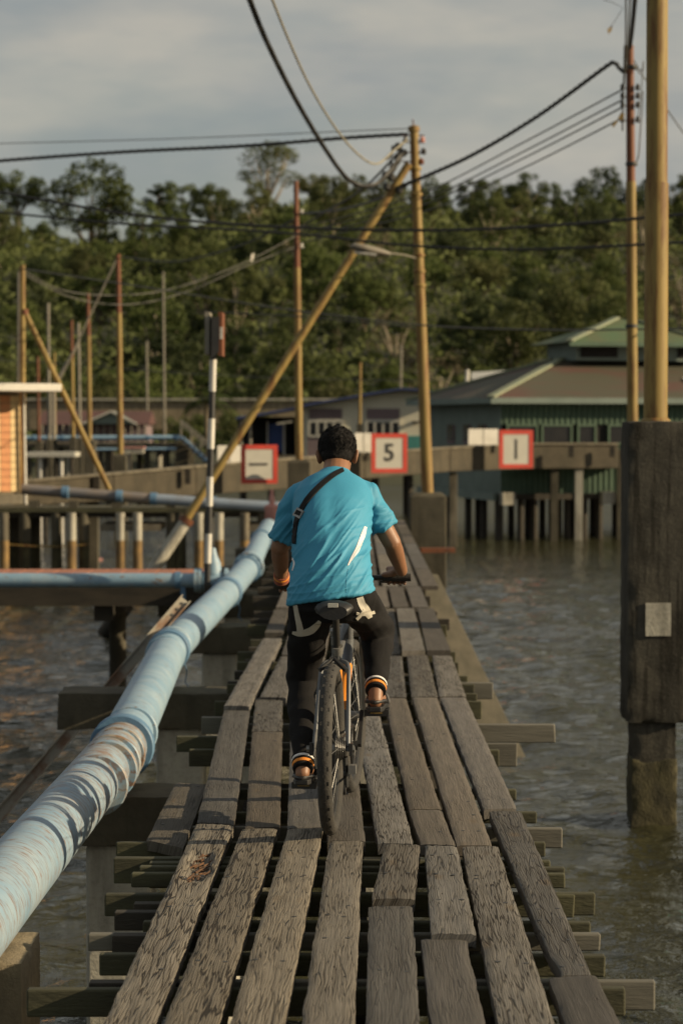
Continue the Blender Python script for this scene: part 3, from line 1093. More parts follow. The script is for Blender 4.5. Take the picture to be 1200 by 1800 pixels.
def fitting(o, px, py, Y, name='insulator', r=0.05, h=0.1, m='cable'):
    c = U(px, py, Y)
    MB().lathe((c.x, c.y, c.z - h / 2), [(0, r * 0.6), (h * 0.2, r), (h * 0.45, r * 0.65), (h * 0.6, r), (h, r * 0.5)], (0, 0, 1), 10).build(name, M[m], o, smooth=True)


YM = 37.7
pm = pole('yellow utility pole with insulators and lamp arm, right of the cyclist', 751, 868, 727, 226, YM, 0.098, 0.072, 'yellow_rust', stump=(0.60, 866))
tp = U(727, 226, YM)
MB().tube([tp, tp + Vector((-0.02, 0, 0.15))], 0.012, 6).build('finial', M['rust'], pm)
MB().lathe((tp.x, YM, tp.z - 0.05), [(0, 0.095), (0.08, 0.095), (0.1, 0.05)], (0, 0, 1), 14).build('pole_cap', M['yellow_rust'], pm, smooth=True)
for py in (300, 345, 452, 480, 505):
    c = U(727 + (py - 226) * 0.0374, py, YM)
    MB().lathe((c.x, YM, c.z), [(0, 0.09), (0.01, 0.1), (0.05, 0.1), (0.06, 0.09)], (0, 0, 1), 14).build('collar', M['yellow_rust'], pm, smooth=True)
for px, py, m in ((713, 246, 'white'), (742, 246, 'pink'), (711, 268, 'cable'), (744, 266, 'cable'), (707, 271, 'cable'), (740, 284, 'rust')):
    fitting(pm, px, py, YM - 0.02, m=m)
for py in (238, 250, 268, 284):
    MB().beam(U(706, py, YM), U(745, py, YM), 0.02, 0.02).build('crossarm', M['rust'], pm)
# street lamp on the main pole: arm and flat head
a_, b_ = U(735, 455, YM), U(684, 445, YM - 0.8)
MB().tube([a_, a_.lerp(b_, 0.5) + Vector((0, 0, 0.02)), b_], 0.012, 8).build('lamp_arm', M['grey_pole'], pm, smooth=True)
h0, h1 = U(684, 447, YM - 0.8), U(616, 432, YM - 1.0)
mb = MB()
nrm_ = Vector((0, 0, 1))
secs = [(0, 0.05, 0.035), (0.2, 0.09, 0.06), (0.6, 0.13, 0.075), (0.9, 0.11, 0.06), (1.0, 0.03, 0.02)]
mb.tube([h0.lerp(h1, s[0]) for s in secs], [s[2] for s in secs], 14, sx=1.8)
lampm = mb.build('lamp_head', M['grey_pole'], pm, smooth=True)
MB().box(h0.lerp(h1, 0.62) - Vector((0, 0, 0.075)), (0.36, 0.2, 0.03), ry=0.12).build('lamp_lens', M['white'], lampm)
MB().box((U(768, 967, 36.4).x, 36.4, wall_z(967, 36.4)), (0.55, 0.25, 0.07), rz=0.1).build('rust_plate', M['rust'], pm)

# slanting stay pole in a pale concrete sleeve
sb = U(240, 1046, 36.8)
stay = thing('stay_pole', (sb.x, 36.8, sb.z), 'slanting yellow stay pole with pale concrete foot propping the main utility pole', 'pole')
MB().tube([U(322, 922, 37.0), U(718, 288, 37.55)], [0.068, 0.066], 14).build('shaft', M['yellow'], stay, smooth=True)
MB().tube([sb, U(327, 916, 36.99)], [0.105, 0.10], 14).build('sleeve', M['conc_pale'], stay, smooth=True)
MB().lathe(U(327, 916, 36.99), [(-0.04, 0.12), (0.06, 0.12)], U(718, 288, 37.55) - U(322, 922, 37.0), 14).build('collar', M['rust'], stay, smooth=True)

p522 = pole('slim pole with rusty red upper half rising behind the cyclist', 526, 815, 520, 318, 50, 0.082, 0.05, 'yellow', rust_from=470, stump=(0.5, 808))
for py in (372, 400, 432):
    fitting(p522, 530, py, 49.9, r=0.04, h=0.1, m='white')
p1110 = pole('slim pole with rusty top and insulators just left of the thick yellow pole', 1111, 760, 1106, 80, 33, 0.078, 0.055, 'yellow', rust_from=318, stump=(0.28, 760))
for py in (153, 168, 184, 210):
    fitting(p1110, 1093, py, 32.95, r=0.035, h=0.09)
    fitting(p1110, 1120, py, 32.95, r=0.035, h=0.09)
    MB().beam(U(1091, py + 2, 33), U(1122, py + 2, 33), 0.014, 0.014).build('bracket', M['rust'], p1110)
for py in (122, 577, 292):
    c = U(1109, py, 33)
    MB().lathe((c.x, 33, c.z), [(0, 0.07), (0.01, 0.088), (0.05, 0.088), (0.06, 0.07)], (0, 0, 1), 12).build('collar', M['cable'], p1110, smooth=True)
MB().tube([U(1097, 80, 32.9), U(1093, 230, 32.9)], 0.012, 6).build('conduit', M['cable'], p1110)
a_ = U(1091, 205, 32.8)
MB().box(a_, (0.06, 0.03, 0.1), ry=0.5).box(a_ + Vector((-0.09, 0, -0.1)), (0.035, 0.02, 0.1), ry=0.6).build('yellow_tag', M['yellow'], p1110)

far = [('leftmost yellow far pole, slanting stay leaning against it', 40, 865, 40, 466, 45, 0.07, 0.055, 'yellow', None),
       ('thin grey pole close beside the leftmost yellow pole', 33, 860, 34, 478, 46.5, 0.04, 0.035, 'grey_pole', None),
       ('tall yellow pole with rusty red top, tallest of the far left poles', 212, 800, 208, 447, 62, 0.085, 0.06, 'yellow', 550),
       ('yellow pole with rusty top, next left of the tallest far left pole', 158, 775, 155, 515, 70, 0.075, 0.055, 'yellow', 590),
       ('short grey pole between two rusty topped poles at far left', 141, 770, 138, 568, 78, 0.055, 0.05, 'grey_pole', None),
       ('thin yellow pole with dark rusty top, third from the tallest far left pole', 129, 768, 126, 563, 75, 0.06, 0.05, 'yellow', 630),
       ('thin grey pole with cross fittings at far left', 87, 772, 85, 533, 80, 0.06, 0.05, 'grey_pole', None),
       ('short rusty red pole just above the white roofed building', 69, 775, 67, 627, 76, 0.05, 0.045, 'rust', None),
       ('faint short pole standing among the far left poles', 97, 765, 96, 620, 84, 0.05, 0.04, 'yellow', None),
       ('thin pale pole in front of the wood above the far jetty', 289, 705, 287, 478, 112, 0.06, 0.05, 'grey_pole', None),
       ('thin grey pole in front of the wood, left of the palm tree', 259, 705, 258, 600, 113, 0.06, 0.05, 'grey_pole', None),
       ('thin rusty pole rising in front of the cream house', 632, 745, 633, 637, 74, 0.05, 0.045, 'yellow_rust', None),
       ('faint pale pole far behind the cream house', 704, 690, 705, 606, 110, 0.06, 0.05, 'grey_pole', None)]
for lb, a, b, c, d, Y, r0, r1, m, rf in far:
    o = pole(lb, a, b, c, d, Y, r0, r1, m, rust_from=rf, extra=0.0 if Y < 90 else 3.0, stump=(0.35, b - 2) if (Y in (62, 70)) else None)
    if Y < 90 and not (Y in (62, 70)):
        bb = U(a, b, Y)
        MB().box((bb.x, Y, bb.z / 2 - 0.4), (0.2, 0.2, bb.z + 0.8)).build('pile', M['conc_dark'], o)
c = U(85, 565, 80)
st2 = thing('stay_pole', tuple(U(192, 857, 46)), 'slanting yellow stay of the leftmost far pole, above the concrete bridge', 'pole')
MB().tube([U(192, 860, 46), U(44, 548, 45)], [0.055, 0.052], 12).build('shaft', M['yellow'], st2, smooth=True)
MB().lathe(U(44, 548, 45), [(-0.05, 0.07), (0.05, 0.07)], (0, 0, 1), 12).build('clamp', M['rust'], st2, smooth=True)
# thin grey stays crossing among the far left poles
for lb, a, b, Y in (('thin grey stay wire rod rising to the tallest far left pole', (95, 690), (207, 452), 68), ('lower grey stay rod among the far left poles', (88, 690), (140, 600), 77)):
    o = thing('stay_rod', tuple(U(*a, Y)), lb, 'stay')
    MB().tube([U(*a, Y), U(*b, Y)], 0.025 if Y == 68 else 0.05, 8).build('rod', M['grey_pole'], o, smooth=True)
    MB().tube([U(*a, Y) - Vector((0, 0, 1.4)), U(*a, Y)], 0.05, 8).build('anchor', M['grey_pole'], o, smooth=True)

# striped black and white marker pole with edge-on board
YS = 24.0
ms = U(366, 1035, YS)
mark = thing('marker_pole', (ms.x, YS, ms.z), 'black and white striped marker pole with an edge-on board beside the pipe junction', 'marker pole')
stops = [(1035, 'black'), (990, 'white'), (938, 'black'), (890, 'white'), (838, 'black'), (789, 'white'), (736, 'black'), (688, 'white'), (632, 'black'), (600, None)]
for (y0, m), (y1, _) in zip(stops[:-1], stops[1:]):
    f = lambda y: U(364 + (1035 - y) * 0.0265, y, YS)
    MB().tube([f(y0), f(y1)], 0.036 if m == 'white' else 0.034, 14).build('band', M[m], mark, smooth=True)
MB().quad_box([U(371, 632, YS - 0.3), U(385, 618, YS - 0.3), U(385, 618, YS + 0.3), U(371, 632, YS + 0.3), U(372, 558, YS - 0.3), U(386, 556, YS - 0.3), U(386, 556, YS + 0.3), U(372, 558, YS + 0.3)]).build('board', M['black'], mark)
MB().beam(U(366.5, 624, YS), U(366.5, 550, YS), 0.05, 0.45, up=(0, 1, 0)).build('edge_strip', M['grey_pole'], mark)
MB().beam(U(389, 626, YS), U(389.5, 550, YS), 0.042, 0.5, up=(0, 1, 0)).build('edge_strip', M['rust'], mark)
MB().beam(U(389.2, 596, YS - 0.27), U(389.4, 575, YS - 0.27), 0.03, 0.02, up=(0, 1, 0)).build('pale_patch', M['white'], mark)
MB().box((ms.x + 0.02, YS, ms.z - 0.2), (0.12, 0.12, 0.5)).build('socket', M['joist_dark'], mark)

# ------------------------------------------------------------------ side walkway with the branch pipe (left)
sw = structure('side_walkway', (-4, 25.5, 0))
zsw = 1.45
for k in range(30):
    w = 0.185
    x1 = -1.55 - k * 0.195
    MB().box((x1 - w / 2, 25.85, zsw - 0.02 + 0.004 * nz(k * 2.3)), (w, 1.9 + 0.05 * nz(k * 1.1), 0.04)).build('plank', M['redplank'], sw, bevel=0.006)
for yy in (24.75, 26.0, 26.7):
    MB().box((-4.6, yy, zsw - 0.155), (6.2, 0.12, 0.23)).build('stringer', M['joist_dark'], sw)
for xx in (-2.6, -4.6, -6.6):
    MB().box((xx, 25.9, zsw - 0.36), (0.2, 2.2, 0.17)).build('crossbeam', M['joist_dark'], sw)
    MB().tube([(xx, 26.4, -1), (xx, 26.4, zsw - 0.45)], 0.1, 12).build('pile', M['conc_dark'], sw, smooth=True)

bp_z = U(200, 1020, 24.3).z
bpipe = thing('branch_pipe', (-2, 24.3, bp_z - 0.08), 'thin pale blue branch pipe lying along the edge of the red plank walkway', 'pipe')
MB().tube([(-7.5, 24.3, bp_z), U(345, 1020, 24.3)], 0.078, 20).build('pipe_length', M['pipe'], bpipe, smooth=True)
for px in (345, 352, 398):
    MB().lathe(U(px, 1020, 24.3), [(-0.018, 0.13), (0.018, 0.13)], (1, 0, 0), 20).build('flange', M['pipe'], bpipe, smooth=True)
MB().lathe(U(313, 1020, 24.3), [(-0.03, 0.092), (0.03, 0.092)], (1, 0, 0), 18).build('strap', M['pipe_ring'], bpipe, smooth=True)
MB().lathe(U(374, 1022, 24.3), [(-0.11, 0.10), (-0.08, 0.12), (0.08, 0.12), (0.11, 0.10)], (1, 0, 0), 18).build('valve_body', M['pipe'], bpipe, smooth=True)
c = U(374, 1022, 24.3)
MB().lathe(c, [(0.08, 0.10), (0.2, 0.085), (0.28, 0.05), (0.36, 0.03)], (0, 0, 1), 14).build('bonnet', M['pipe'], bpipe, smooth=True)
MB().tube([U(398, 1020, 24.3), U(418, 1020, 24.3)], 0.075, 18).build('pipe_stub', M['pipe'], bpipe, smooth=True)
for px in (322, 380):
    c = U(px, 1036, 24.3)
    MB().box((c.x, 24.3, c.z - 0.05), (0.05, 0.1, 0.16)).build('bracket', M['pipe_ring'], bpipe)

# steel channel slanting out of the water beside the near cross beam, and its neighbour
ch = thing('steel_channel', tuple(G(0, 1500, 0)), 'rusty pale steel channel slanting up past the pipe beside the cross beam', 'steel bar')
q0, q1 = U(-40, 1478, 16.5), U(325, 1055, 18.2)
MB().beam(q0, q1, 0.07, 0.015, up=(0.3, -1, 0.4)).build('web', M['steel'], ch)
dch = (q1 - q0).normalized()
sd = dch.cross(Vector((0.3, -1, 0.4))).normalized()
uu = sd.cross(dch)
for s in (-1, 1):
    MB().beam(q0 + sd * 0.04 * s + uu * 0.022, q1 + sd * 0.04 * s + uu * 0.022, 0.010, 0.045, up=(0.3, -1, 0.4)).build('flange', M['steel'], ch)
for k in range(3):
    c = q1 - dch * (0.05 + 0.07 * k) + uu * 0.012
    MB().lathe(c, [(0, 0.012), (0.004, 0.012)], uu, 10).build('bolt_hole', M['black'], ch)
dk = thing('leaning_post', tuple(G(190, 1118, 0)), 'short dark post leaning out of the water under the side walkway', 'post')
MB().tube([G(180, 1122, -0.1), U(222, 1062, 32)], [0.13, 0.12], 12).build('shaft', M['joist_dark'], dk, smooth=True)
MB().lathe(U(222, 1062, 32), [(0, 0.135), (0.12, 0.13)], (0.3, 0, 1), 12).build('cap', M['joist_dark'], dk)

# ------------------------------------------------------------------ second jetty (left) with its pipe
YJ = 42.0
jt = structure('far_jetty', (-4, YJ, 0))
zj = wall_z(893, YJ)
MB().box((-4.6, YJ + 0.75, zj - 0.04), (8.4, 1.5, 0.08)).build('deck_slab', M['joist'], jt)
MB().box((-4.6, YJ + 0.2, zj - 0.132), (8.4, 0.2, 0.09)).build('edge_beam', M['joist_dark'], jt)
MB().box((-4.6, YJ + 1.25, zj - 0.142), (8.4, 0.2, 0.12)).build('edge_beam', M['joist_dark'], jt)
for px in (8, 25, 44, 63, 100, 126, 148, 212, 242, 302, 318, 350, 385, 430, 462):
    tone = 'conc_pale' if px in (126, 212, 242, 350, 385) else ('conc_mid' if px in (430, 8) else 'conc_dark')
    Yp = YJ + (-0.09 if tone != 'conc_dark' else 0.1 if px % 2 == 0 else 1.1)
    c = U(px, 950, Yp)
    zr = wall_z(950, Yp)
    rr = 0.085 if tone != 'conc_dark' else 0.10
    mbp = MB().tube([(c.x, Yp, -1.0), (c.x, Yp, zr)], rr * 1.01, 12).build('pile', M['rust_conc'] if tone != 'conc_dark' else M['algae'], jt, smooth=True)
    MB().tube([(c.x, Yp, zr), (c.x, Yp, zj - 0.085)], rr, 12).build('pile', M[tone], jt, smooth=True)
for px in (230, 480):
    c = U(px, 905, YJ)
    MB().box((c.x, YJ + 0.6, zj - 0.36), (1.1, 1.4, 0.12)).build('crossbeam', M['conc_mid'], jt)
fpj = thing('jetty_pipe', tuple(U(200, 880, YJ)), 'grey blue pipe with brown stained left half on the second jetty', 'pipe')
MB().tube([U(40, 860, YJ + 0.3), U(270, 877, YJ + 0.1)], 0.098, 18).build('pipe_length', M['pipe_brown'], fpj, smooth=True)
MB().tube([U(270, 877, YJ + 0.1), U(510, 893, YJ)], 0.098, 18).build('pipe_length', M['pipe_far'], fpj, smooth=True)
for px, py in ((115, 865.5), (210, 872.5), (270, 877), (375, 884)):
    MB().lathe(U(px, py, YJ + 0.1), [(-0.06, 0.118), (0.06, 0.118)], (1, 0, -0.05), 18).build('coupling', M['pipe_ring'], fpj, smooth=True)
for px in (60, 130, 205, 300, 400):
    c = U(px, 880, YJ + 0.15)
    MB().box((c.x, YJ + 0.15, zj + 0.06), (0.16, 0.25, 0.14)).build('saddle', M['conc_dark'], fpj)
rope = thing('mooring_rope', tuple(U(0, 955, YJ - 0.2)), 'thin yellowish rope slung low between the left jetty piles', 'rope')
MB().tube([U(-20, 955, YJ - 0.05), U(60, 960, YJ - 0.05), U(110, 961, YJ - 0.05), U(155, 957, YJ - 0.05)], 0.012, 6).build('strand', M['yellow_rust'], rope)

# ------------------------------------------------------------------ left edge building
YB = 44.0
bx = U(38, 780, YB).x
zf, ze = wall_z(868, YB), wall_z(690, YB)
hb = thing('tiled_hut', (bx, YB, zf), 'small sunlit hut with orange tile wall and white flat roof at the left edge', 'hut')
MB().box((bx - 2.0, YB + 1.55, (zf + ze) / 2), (3.98, 2.95, ze - zf)).build('wall', M['conc_block'], hb)
M['tile_o'] = paint('orange_wall_tile', (0.56, 0.25, 0.10), (0.47, 0.20, 0.085), 0.7, 8, 0.1)
M['tile_y'] = paint('cream_wall_tile', (0.68, 0.50, 0.25), (0.60, 0.43, 0.21), 0.7, 8, 0.1)
for r_ in range(13):
    z0 = zf + 0.05 + r_ * (ze - zf - 0.1) / 13
    hh = (ze - zf - 0.1) / 13 - 0.012
    for ci in range(6):
        w = 0.20
        xx = bx - 0.10 - ci * 0.21
        m = 'tile_o' if ci % 2 else 'tile_y'
        MB().box((xx, YB + 0.06, z0 + hh / 2), (w, 0.03, hh)).build('tile', M[m], hb)
    for ci in range(4):
        yy = YB + 0.42 + ci * 0.7
        MB().box((bx + 0.0, yy, z0 + hh / 2), (0.03, 0.68, hh)).build('tile', M['tile_y' if ci % 2 else 'tile_o'], hb)
xr_ = U(79, 685, YB - 0.6).x
MB().box(((xr_ + bx - 4.4) / 2, YB + 1.4, ze + 0.09), (xr_ - bx + 4.4, 4.2, 0.15)).build('roof', M['white'], hb, bevel=0.02)
MB().tube([(bx + 0.06, YB - 0.05, zf - 0.2), (bx + 0.03, YB - 0.05, ze)], 0.03, 10).build('downpipe', M['white'], hb, smooth=True)
MB().box((bx - 2.0, YB + 1.5, zf - 0.1), (4.2, 3.1, 0.19)).build('floor_slab', M['conc_mid'], hb)
hb.rotation_euler = (0, 0, math.radians(32))

# ------------------------------------------------------------------ concrete bridge beam with the navigation signs
br = thing('concrete_bridge', tuple(U(800, 830, 58) * 1.0 - Vector((0, 0, 1))), 'long stained concrete bridge beam on piles crossing behind the cyclist', 'bridge')
brp = [(30, 849, 890, 47), (200, 835, 880, 48.5), (345, 822, 871, 50), (520, 808, 858, 53), (640, 799, 842, 55.5), (790, 789, 829, 58.5), (930, 782, 824, 61), (1086, 782, 823, 62)]
for (x0, t0, b0, Y0), (x1, t1, b1, Y1) in zip(brp[:-1], brp[1:]):
    A, B = U(x0 + 0.4, t0, Y0), U(x1 - 0.4, t1, Y1)
    a, b = U(x0 + 0.4, b0, Y0), U(x1 - 0.4, b1, Y1)
    n_ = Vector((0, 1.3, 0))
    MB().quad_box([a, b, b + n_, a + n_, A, B, B + n_, A + n_]).build('girder', M['conc_bridge'], br, bevel=0.02)
    up = Vector((0, 0, 0.05))
    k_ = Vector((0, -0.06, 0))
    MB().quad_box([A + k_ + up * .06, B + k_ + up * .06, B + n_ + up * .06, A + n_ + up * .06, A + k_ + up, B + k_ + up, B + n_ + up, A + n_ + up]).build('coping', M['conc_mid'], br)
for px, pyt, Y, m in ((797, 830, 58.8, 'conc_mid'), (975, 824, 61.3, 'conc_dark'), (1018, 824, 61.5, 'conc_pale'), (1092, 790, 62, 'conc_dark'), (350, 868, 50.2, 'conc_dark'), (520, 855, 53.2, 'conc_dark'),
                          (640, 840, 55.7, 'conc_dark'), (160, 880, 48.4, 'conc_dark')):
    t = U(px, pyt, Y)
    MB().box((t.x, Y + 0.3, t.z / 2 - 0.5), (0.2 if Y > 58 else 0.26, 0.22, t.z + 1.0 - 0.004)).build('pile', M[m], br, bevel=0.01)
for px, py, Y in ((330, 838, 49.7), (170, 852, 48.2), (1003, 793, 61.0), (1075, 793, 61.6)):
    t = U(px, py, Y - 0.05)
    MB().box((t.x, t.y, t.z), (0.13, 0.10, 0.33)).build('bracket', M['joist_dark'], br)


def sign(label, x0, y0, x1, y1, Y, sym):
    A, B = U(x0, y0, Y), U(x1, y1, Y)
    cx, cz = (A.x + B.x) / 2, (A.z + B.z) / 2
    w, h = (B.x - A.x) * 1.04, A.z - B.z
    A.x, B.x = cx - w / 2, cx + w / 2
    o = thing('navigation_sign', (cx, Y, B.z), label, 'sign', 'navigation signs on the bridge')
    fw = w * 0.115
    MB().box((cx, Y, cz), (w - 0.02, 0.03, h - 0.02)).build('panel', M['signface'], o)
    for bxs in (((cx, Y - 0.016, A.z - fw / 2), (w, 0.022, fw)), ((cx, Y - 0.016, B.z + fw / 2), (w, 0.022, fw)),
                ((A.x + fw / 2, Y - 0.016, cz), (fw, 0.022, h - 2 * fw - 0.002)), ((B.x - fw / 2, Y - 0.016, cz), (fw, 0.022, h - 2 * fw - 0.002))):
        MB().box(*bxs).build('frame_bar', M['signred'], o)
    if sym == 'h':
        MB().box((cx - 0.02, Y - 0.02, cz), (w * 0.50, 0.012, h * 0.058)).build('symbol', M['black'], o)
    elif sym == 'v':
        MB().box((cx, Y - 0.02, cz), (w * 0.062, 0.012, h * 0.52)).build('symbol', M['black'], o)
    else:
        cu = bpy.data.curves.new('digit', 'FONT')
        cu.body = sym
        cu.size = h * 0.62
        cu.align_x = 'CENTER'
        cu.align_y = 'CENTER'
        cu.extrude = 0.006
        cu.offset = 0.008
        tmp = bpy.data.objects.new('digit', cu)
        COL.objects.link(tmp)
        dg = bpy.context.evaluated_depsgraph_get()
        me = bpy.data.meshes.new_from_object(tmp.evaluated_get(dg))
        bpy.data.objects.remove(tmp)
        me.materials.clear()
        me.materials.append(M['black'])
        s = bpy.data.objects.new('symbol', me)
        COL.objects.link(s)
        s.parent = o
        s['_o'] = o['_o']
        s.location = (0.0, -0.024, cz - B.z)
        s.rotation_euler = (math.pi / 2, 0, 0)
        s.scale = (0.95, 1.0, 1)
    for sx in (-0.3, 0.3):
        MB().box((cx + sx * w, Y + 0.06, cz), (0.06, 0.08, h * 0.9)).build('bracket', M['joist_dark'], o)
    o.rotation_euler = (0, 0, math.radians(16))
    return o


sign('red framed square sign showing a short horizontal bar, left of the cyclist', 424, 782, 487, 850, 50.4, 'h')
sign('red framed square sign showing the digit 5, right of the cyclist head', 652, 762, 715, 831, 55.0, '5')
sign('red framed square sign showing a vertical bar, rightmost of the three', 876, 756, 936, 823, 59.2, 'v')
for lb, x0, y0, x1, y1, Y in (('white board on the bridge just left of the horizontal bar sign', 381, 783, 424, 822, 51.3),
                              ('white board on the bridge between the cyclist head and the digit sign', 622, 761, 654, 795, 55.4),
                              ('white board on the bridge just left of the vertical bar sign', 820, 754, 877, 782, 59.6)):
    A, B = U(x0, y0, Y), U(x1, y1, Y)
    o = thing('white_board', ((A.x + B.x) / 2, Y, B.z), lb, 'board', 'white boards on the bridge')
    mid = (A.x + B.x) / 2
    for a, b in ((A.x, mid - 0.012), (mid + 0.012, B.x)):
        MB().box(((a + b) / 2, Y, (A.z + B.z) / 2), (b - a, 0.04, A.z - B.z)).build('panel', M['white'], o)
    for a in (A.x + 0.08, mid, B.x - 0.08):
        MB().box((a, Y + 0.05, (A.z + B.z) / 2 - 0.1), (0.05, 0.055, A.z - B.z + 0.2)).build('post', M['joist_dark'], o)
    o.rotation_euler = (0, 0, math.radians(22))

# thin white rails on the bridge right end
rl = thing('bridge_rail', tuple(U(1060, 780, 63)), 'short white rail on posts at the right end of the bridge', 'rail')
for py in (737, 758):
    MB().tube([U(1040, py, 63.2), U(1180, py, 63.6)], 0.035, 10).build('rail', M['white'], rl, smooth=True)
for px in (1056, 1078, 1097):
    MB().tube([U(px, 784, 63.3), U(px, 735, 63.3)], 0.03, 8).build('post', M['rust'], rl, smooth=True)

# ------------------------------------------------------------------ houses
M['greenwall'] = paint('green_corrugated_wall', (0.068, 0.115, 0.075), (0.052, 0.09, 0.058), 0.75, 2, 0.1)
M['palegreen'] = paint('pale_green_wall', (0.16, 0.20, 0.175), (0.125, 0.16, 0.14), 0.75, 1.5, 0.1)
M['tealwall'] = paint('teal_wall', (0.05, 0.22, 0.20), (0.04, 0.17, 0.16), 0.7, 2, 0.1)
M['roof_green'] = paint('worn_green_roof', (0.060, 0.056, 0.034), (0.085, 0.038, 0.028), 0.85, 0.55, 0.3, stretch=(0.5, 1, 4), lo=0.48, hi=0.68)
M['roof_edge'] = paint('pale_green_ridge', (0.24, 0.245, 0.16), (0.17, 0.205, 0.135), 0.7, 2, 0.2)
M['roof_top'] = paint('green_cupola_roof', (0.06, 0.105, 0.048), (0.085, 0.092, 0.044), 0.8, 1.2, 0.2)
M['cream'] = paint('cream_wall', (0.58, 0.55, 0.43), (0.51, 0.485, 0.38), 0.8, 1.2, 0.1)
M['mauve'] = paint('mauve_panel', (0.17, 0.125, 0.13), (0.14, 0.105, 0.11), 0.8, 2, 0.1)
M['blue_trim'] = paint('blue_fascia', (0.035, 0.055, 0.16), (0.03, 0.045, 0.12), 0.6, 2, 0.1)
M['blue_door'] = paint('blue_door', (0.03, 0.07, 0.24), (0.025, 0.055, 0.19), 0.6, 2, 0.1)
M['red_roof'] = paint('dull_red_roof', (0.085, 0.036, 0.03), (0.065, 0.03, 0.025), 0.85, 1.2, 0.2)

GA = math.radians(15)
gc = U(880, 790, 62)
gd1 = Vector((math.cos(GA), math.sin(GA), 0))
gd2 = Vector((-math.sin(GA), math.cos(GA), 0))
gh = thing('green_house', (gc.x + 5, 66, 0), 'green stilt house with hipped roof and raised cupola at right', 'house')


def hp(a, b, z):
    """house coordinates: a along the front, b to the back, z up"""
    return Vector((gc.x, 62, 0)) + gd1 * a + gd2 * b + Vector((0, 0, z))


def hbox(mbx, a0, a1, b0, b1, z0, z1):
    return mbx.quad_box([hp(a0, b0, z0), hp(a1, b0, z0), hp(a1, b1, z0), hp(a0, b1, z0), hp(a0, b0, z1), hp(a1, b0, z1), hp(a1, b1, z1), hp(a0, b1, z1)])


def corrugated(mbx, fn, a0, a1, z0, z1, step=0.16, dep=0.03):
    """ribbed sheet; fn(a, out, z) gives the point"""
    n = max(1, int((a1 - a0) / step))
    prof = []
    for k in range(n):
        s = a0 + (a1 - a0) * k / n
        e = (a1 - a0) / n
        prof += [(s, 0), (s + e * 0.6, 0), (s + e * 0.65, dep), (s + e * 0.95, dep)]
    prof.append((a1, 0))
    n0 = len(mbx.v)
    for a, o in prof:
        mbx.v += [fn(a, o, z0), fn(a, o, z1)]
    for k in range(len(prof) - 1):
        i = n0 + 2 * k
        mbx.f.append((i, i + 2, i + 3, i + 1))
    return mbx


zfl, zev = 1.25, 3.86
LA, LB = 10.0, 7.0
zw0, zw1 = wall_z(782, 62), wall_z(746, 62)           # window band
hbox(MB(), 0.06, LA - 0.06, 0.06, LB, zfl, zev).build('core', M['dark'], gh)
corrugated(MB(), lambda a, o, z: hp(a, -o, z), 0, LA, zw1, zev).build('upper_wall', M['greenwall'], gh)
corrugated(MB(), lambda a, o, z: hp(a, -o, z), 0, LA, zfl, zw0).build('lower_wall', M['greenwall'], gh)
corrugated(MB(), lambda a, o, z: hp(-o, LB - a, z), 0, LB, zfl, zev, 0.3, 0.02).build('side_wall', M['palegreen'], gh)
# windows of the front: frames with dark panes
for k, (a0, a1) in enumerate(((0.15, 1.05), (1.15, 2.05), (2.2, 2.75), (3.1, 4.2), (4.3, 5.4))):
    wd = MB()
    hbox(wd, a0, a1, -0.05, 0.05, zw0, zw0 + 0.05)
    hbox(wd, a0, a1, -0.05, 0.05, zw1 - 0.05, zw1)
    hbox(wd, a0, a0 + 0.05, -0.05, 0.05, zw0 + 0.05, zw1 - 0.05)
    hbox(wd, a1 - 0.05, a1, -0.05, 0.05, zw0 + 0.05, zw1 - 0.05)
    w_ = wd.build('window', M['greenwall'], gh)
    hbox(MB(), a0 + 0.05, a1 - 0.05, 0.0, 0.03, zw0 + 0.05, zw1 - 0.05).build('pane', M['glass'], w_)
for k, (b0, b1) in enumerate(((1.2, 1.9), (2.5, 3.2), (4.0, 4.7))):
    wd = MB()
    wd.quad_box([hp(-0.05, b0, zw0), hp(0.0, b0, zw0), hp(0.0, b1, zw0), hp(-0.05, b1, zw0), hp(-0.05, b0, zw1), hp(0.0, b0, zw1), hp(0.0, b1, zw1), hp(-0.05, b1, zw1)])
    w_ = wd.build('window', M['mauve'], gh)
    MB().quad_box([hp(-0.07, b0 + .1, zw0 + .1), hp(-0.05, b0 + .1, zw0 + .1), hp(-0.05, b1 - .1, zw0 + .1), hp(-0.07, b1 - .1, zw0 + .1),
                   hp(-0.07, b0 + .1, zw1), hp(-0.05, b0 + .1, zw1), hp(-0.05, b1 - .1, zw1), hp(-0.07, b1 - .1, zw1)]).build('pane', M['glass'], w_)
hbox(MB(), 5.6, LA, -0.06, 0.0, zw0, zw1 + 0.6).build('teal_panel', M['tealwall'], gh)
# roof: hipped, with hips and eaves as strips
ov = 0.45
zr = wall_z(632, 66)
e00, e10, e11, e01 = hp(-ov, -ov, zev), hp(LA + ov, -ov, zev), hp(LA + ov, LB + ov, zev), hp(-ov, LB + ov, zev)
r0, r1 = hp(2.9, LB / 2 - 0.4, zr), hp(LA - 2.9, LB / 2 - 0.4, zr)
r2, r3 = hp(LA - 2.9, LB / 2 + 0.4, zr), hp(2.9, LB / 2 + 0.4, zr)
mb = MB()
n0 = len(mb.v)
mb.v += [e00, e10, e11, e01, r0, r1, r2, r3]
mb.f += [(0, 1, 5, 4), (1, 2, 6, 5), (2, 3, 7, 6), (3, 0, 4, 7), (4, 5, 6, 7), (3, 2, 1, 0)]
roof = mb.build('roof', M['roof_green'], gh)
for a, b in ((e00, r0), (e10, r1), (e01, r3)):
    MB().beam(a + Vector((0, 0, 0.03)), b + Vector((0, 0, 0.03)), 0.22, 0.06).build('hip_cap', M['roof_edge'], roof)
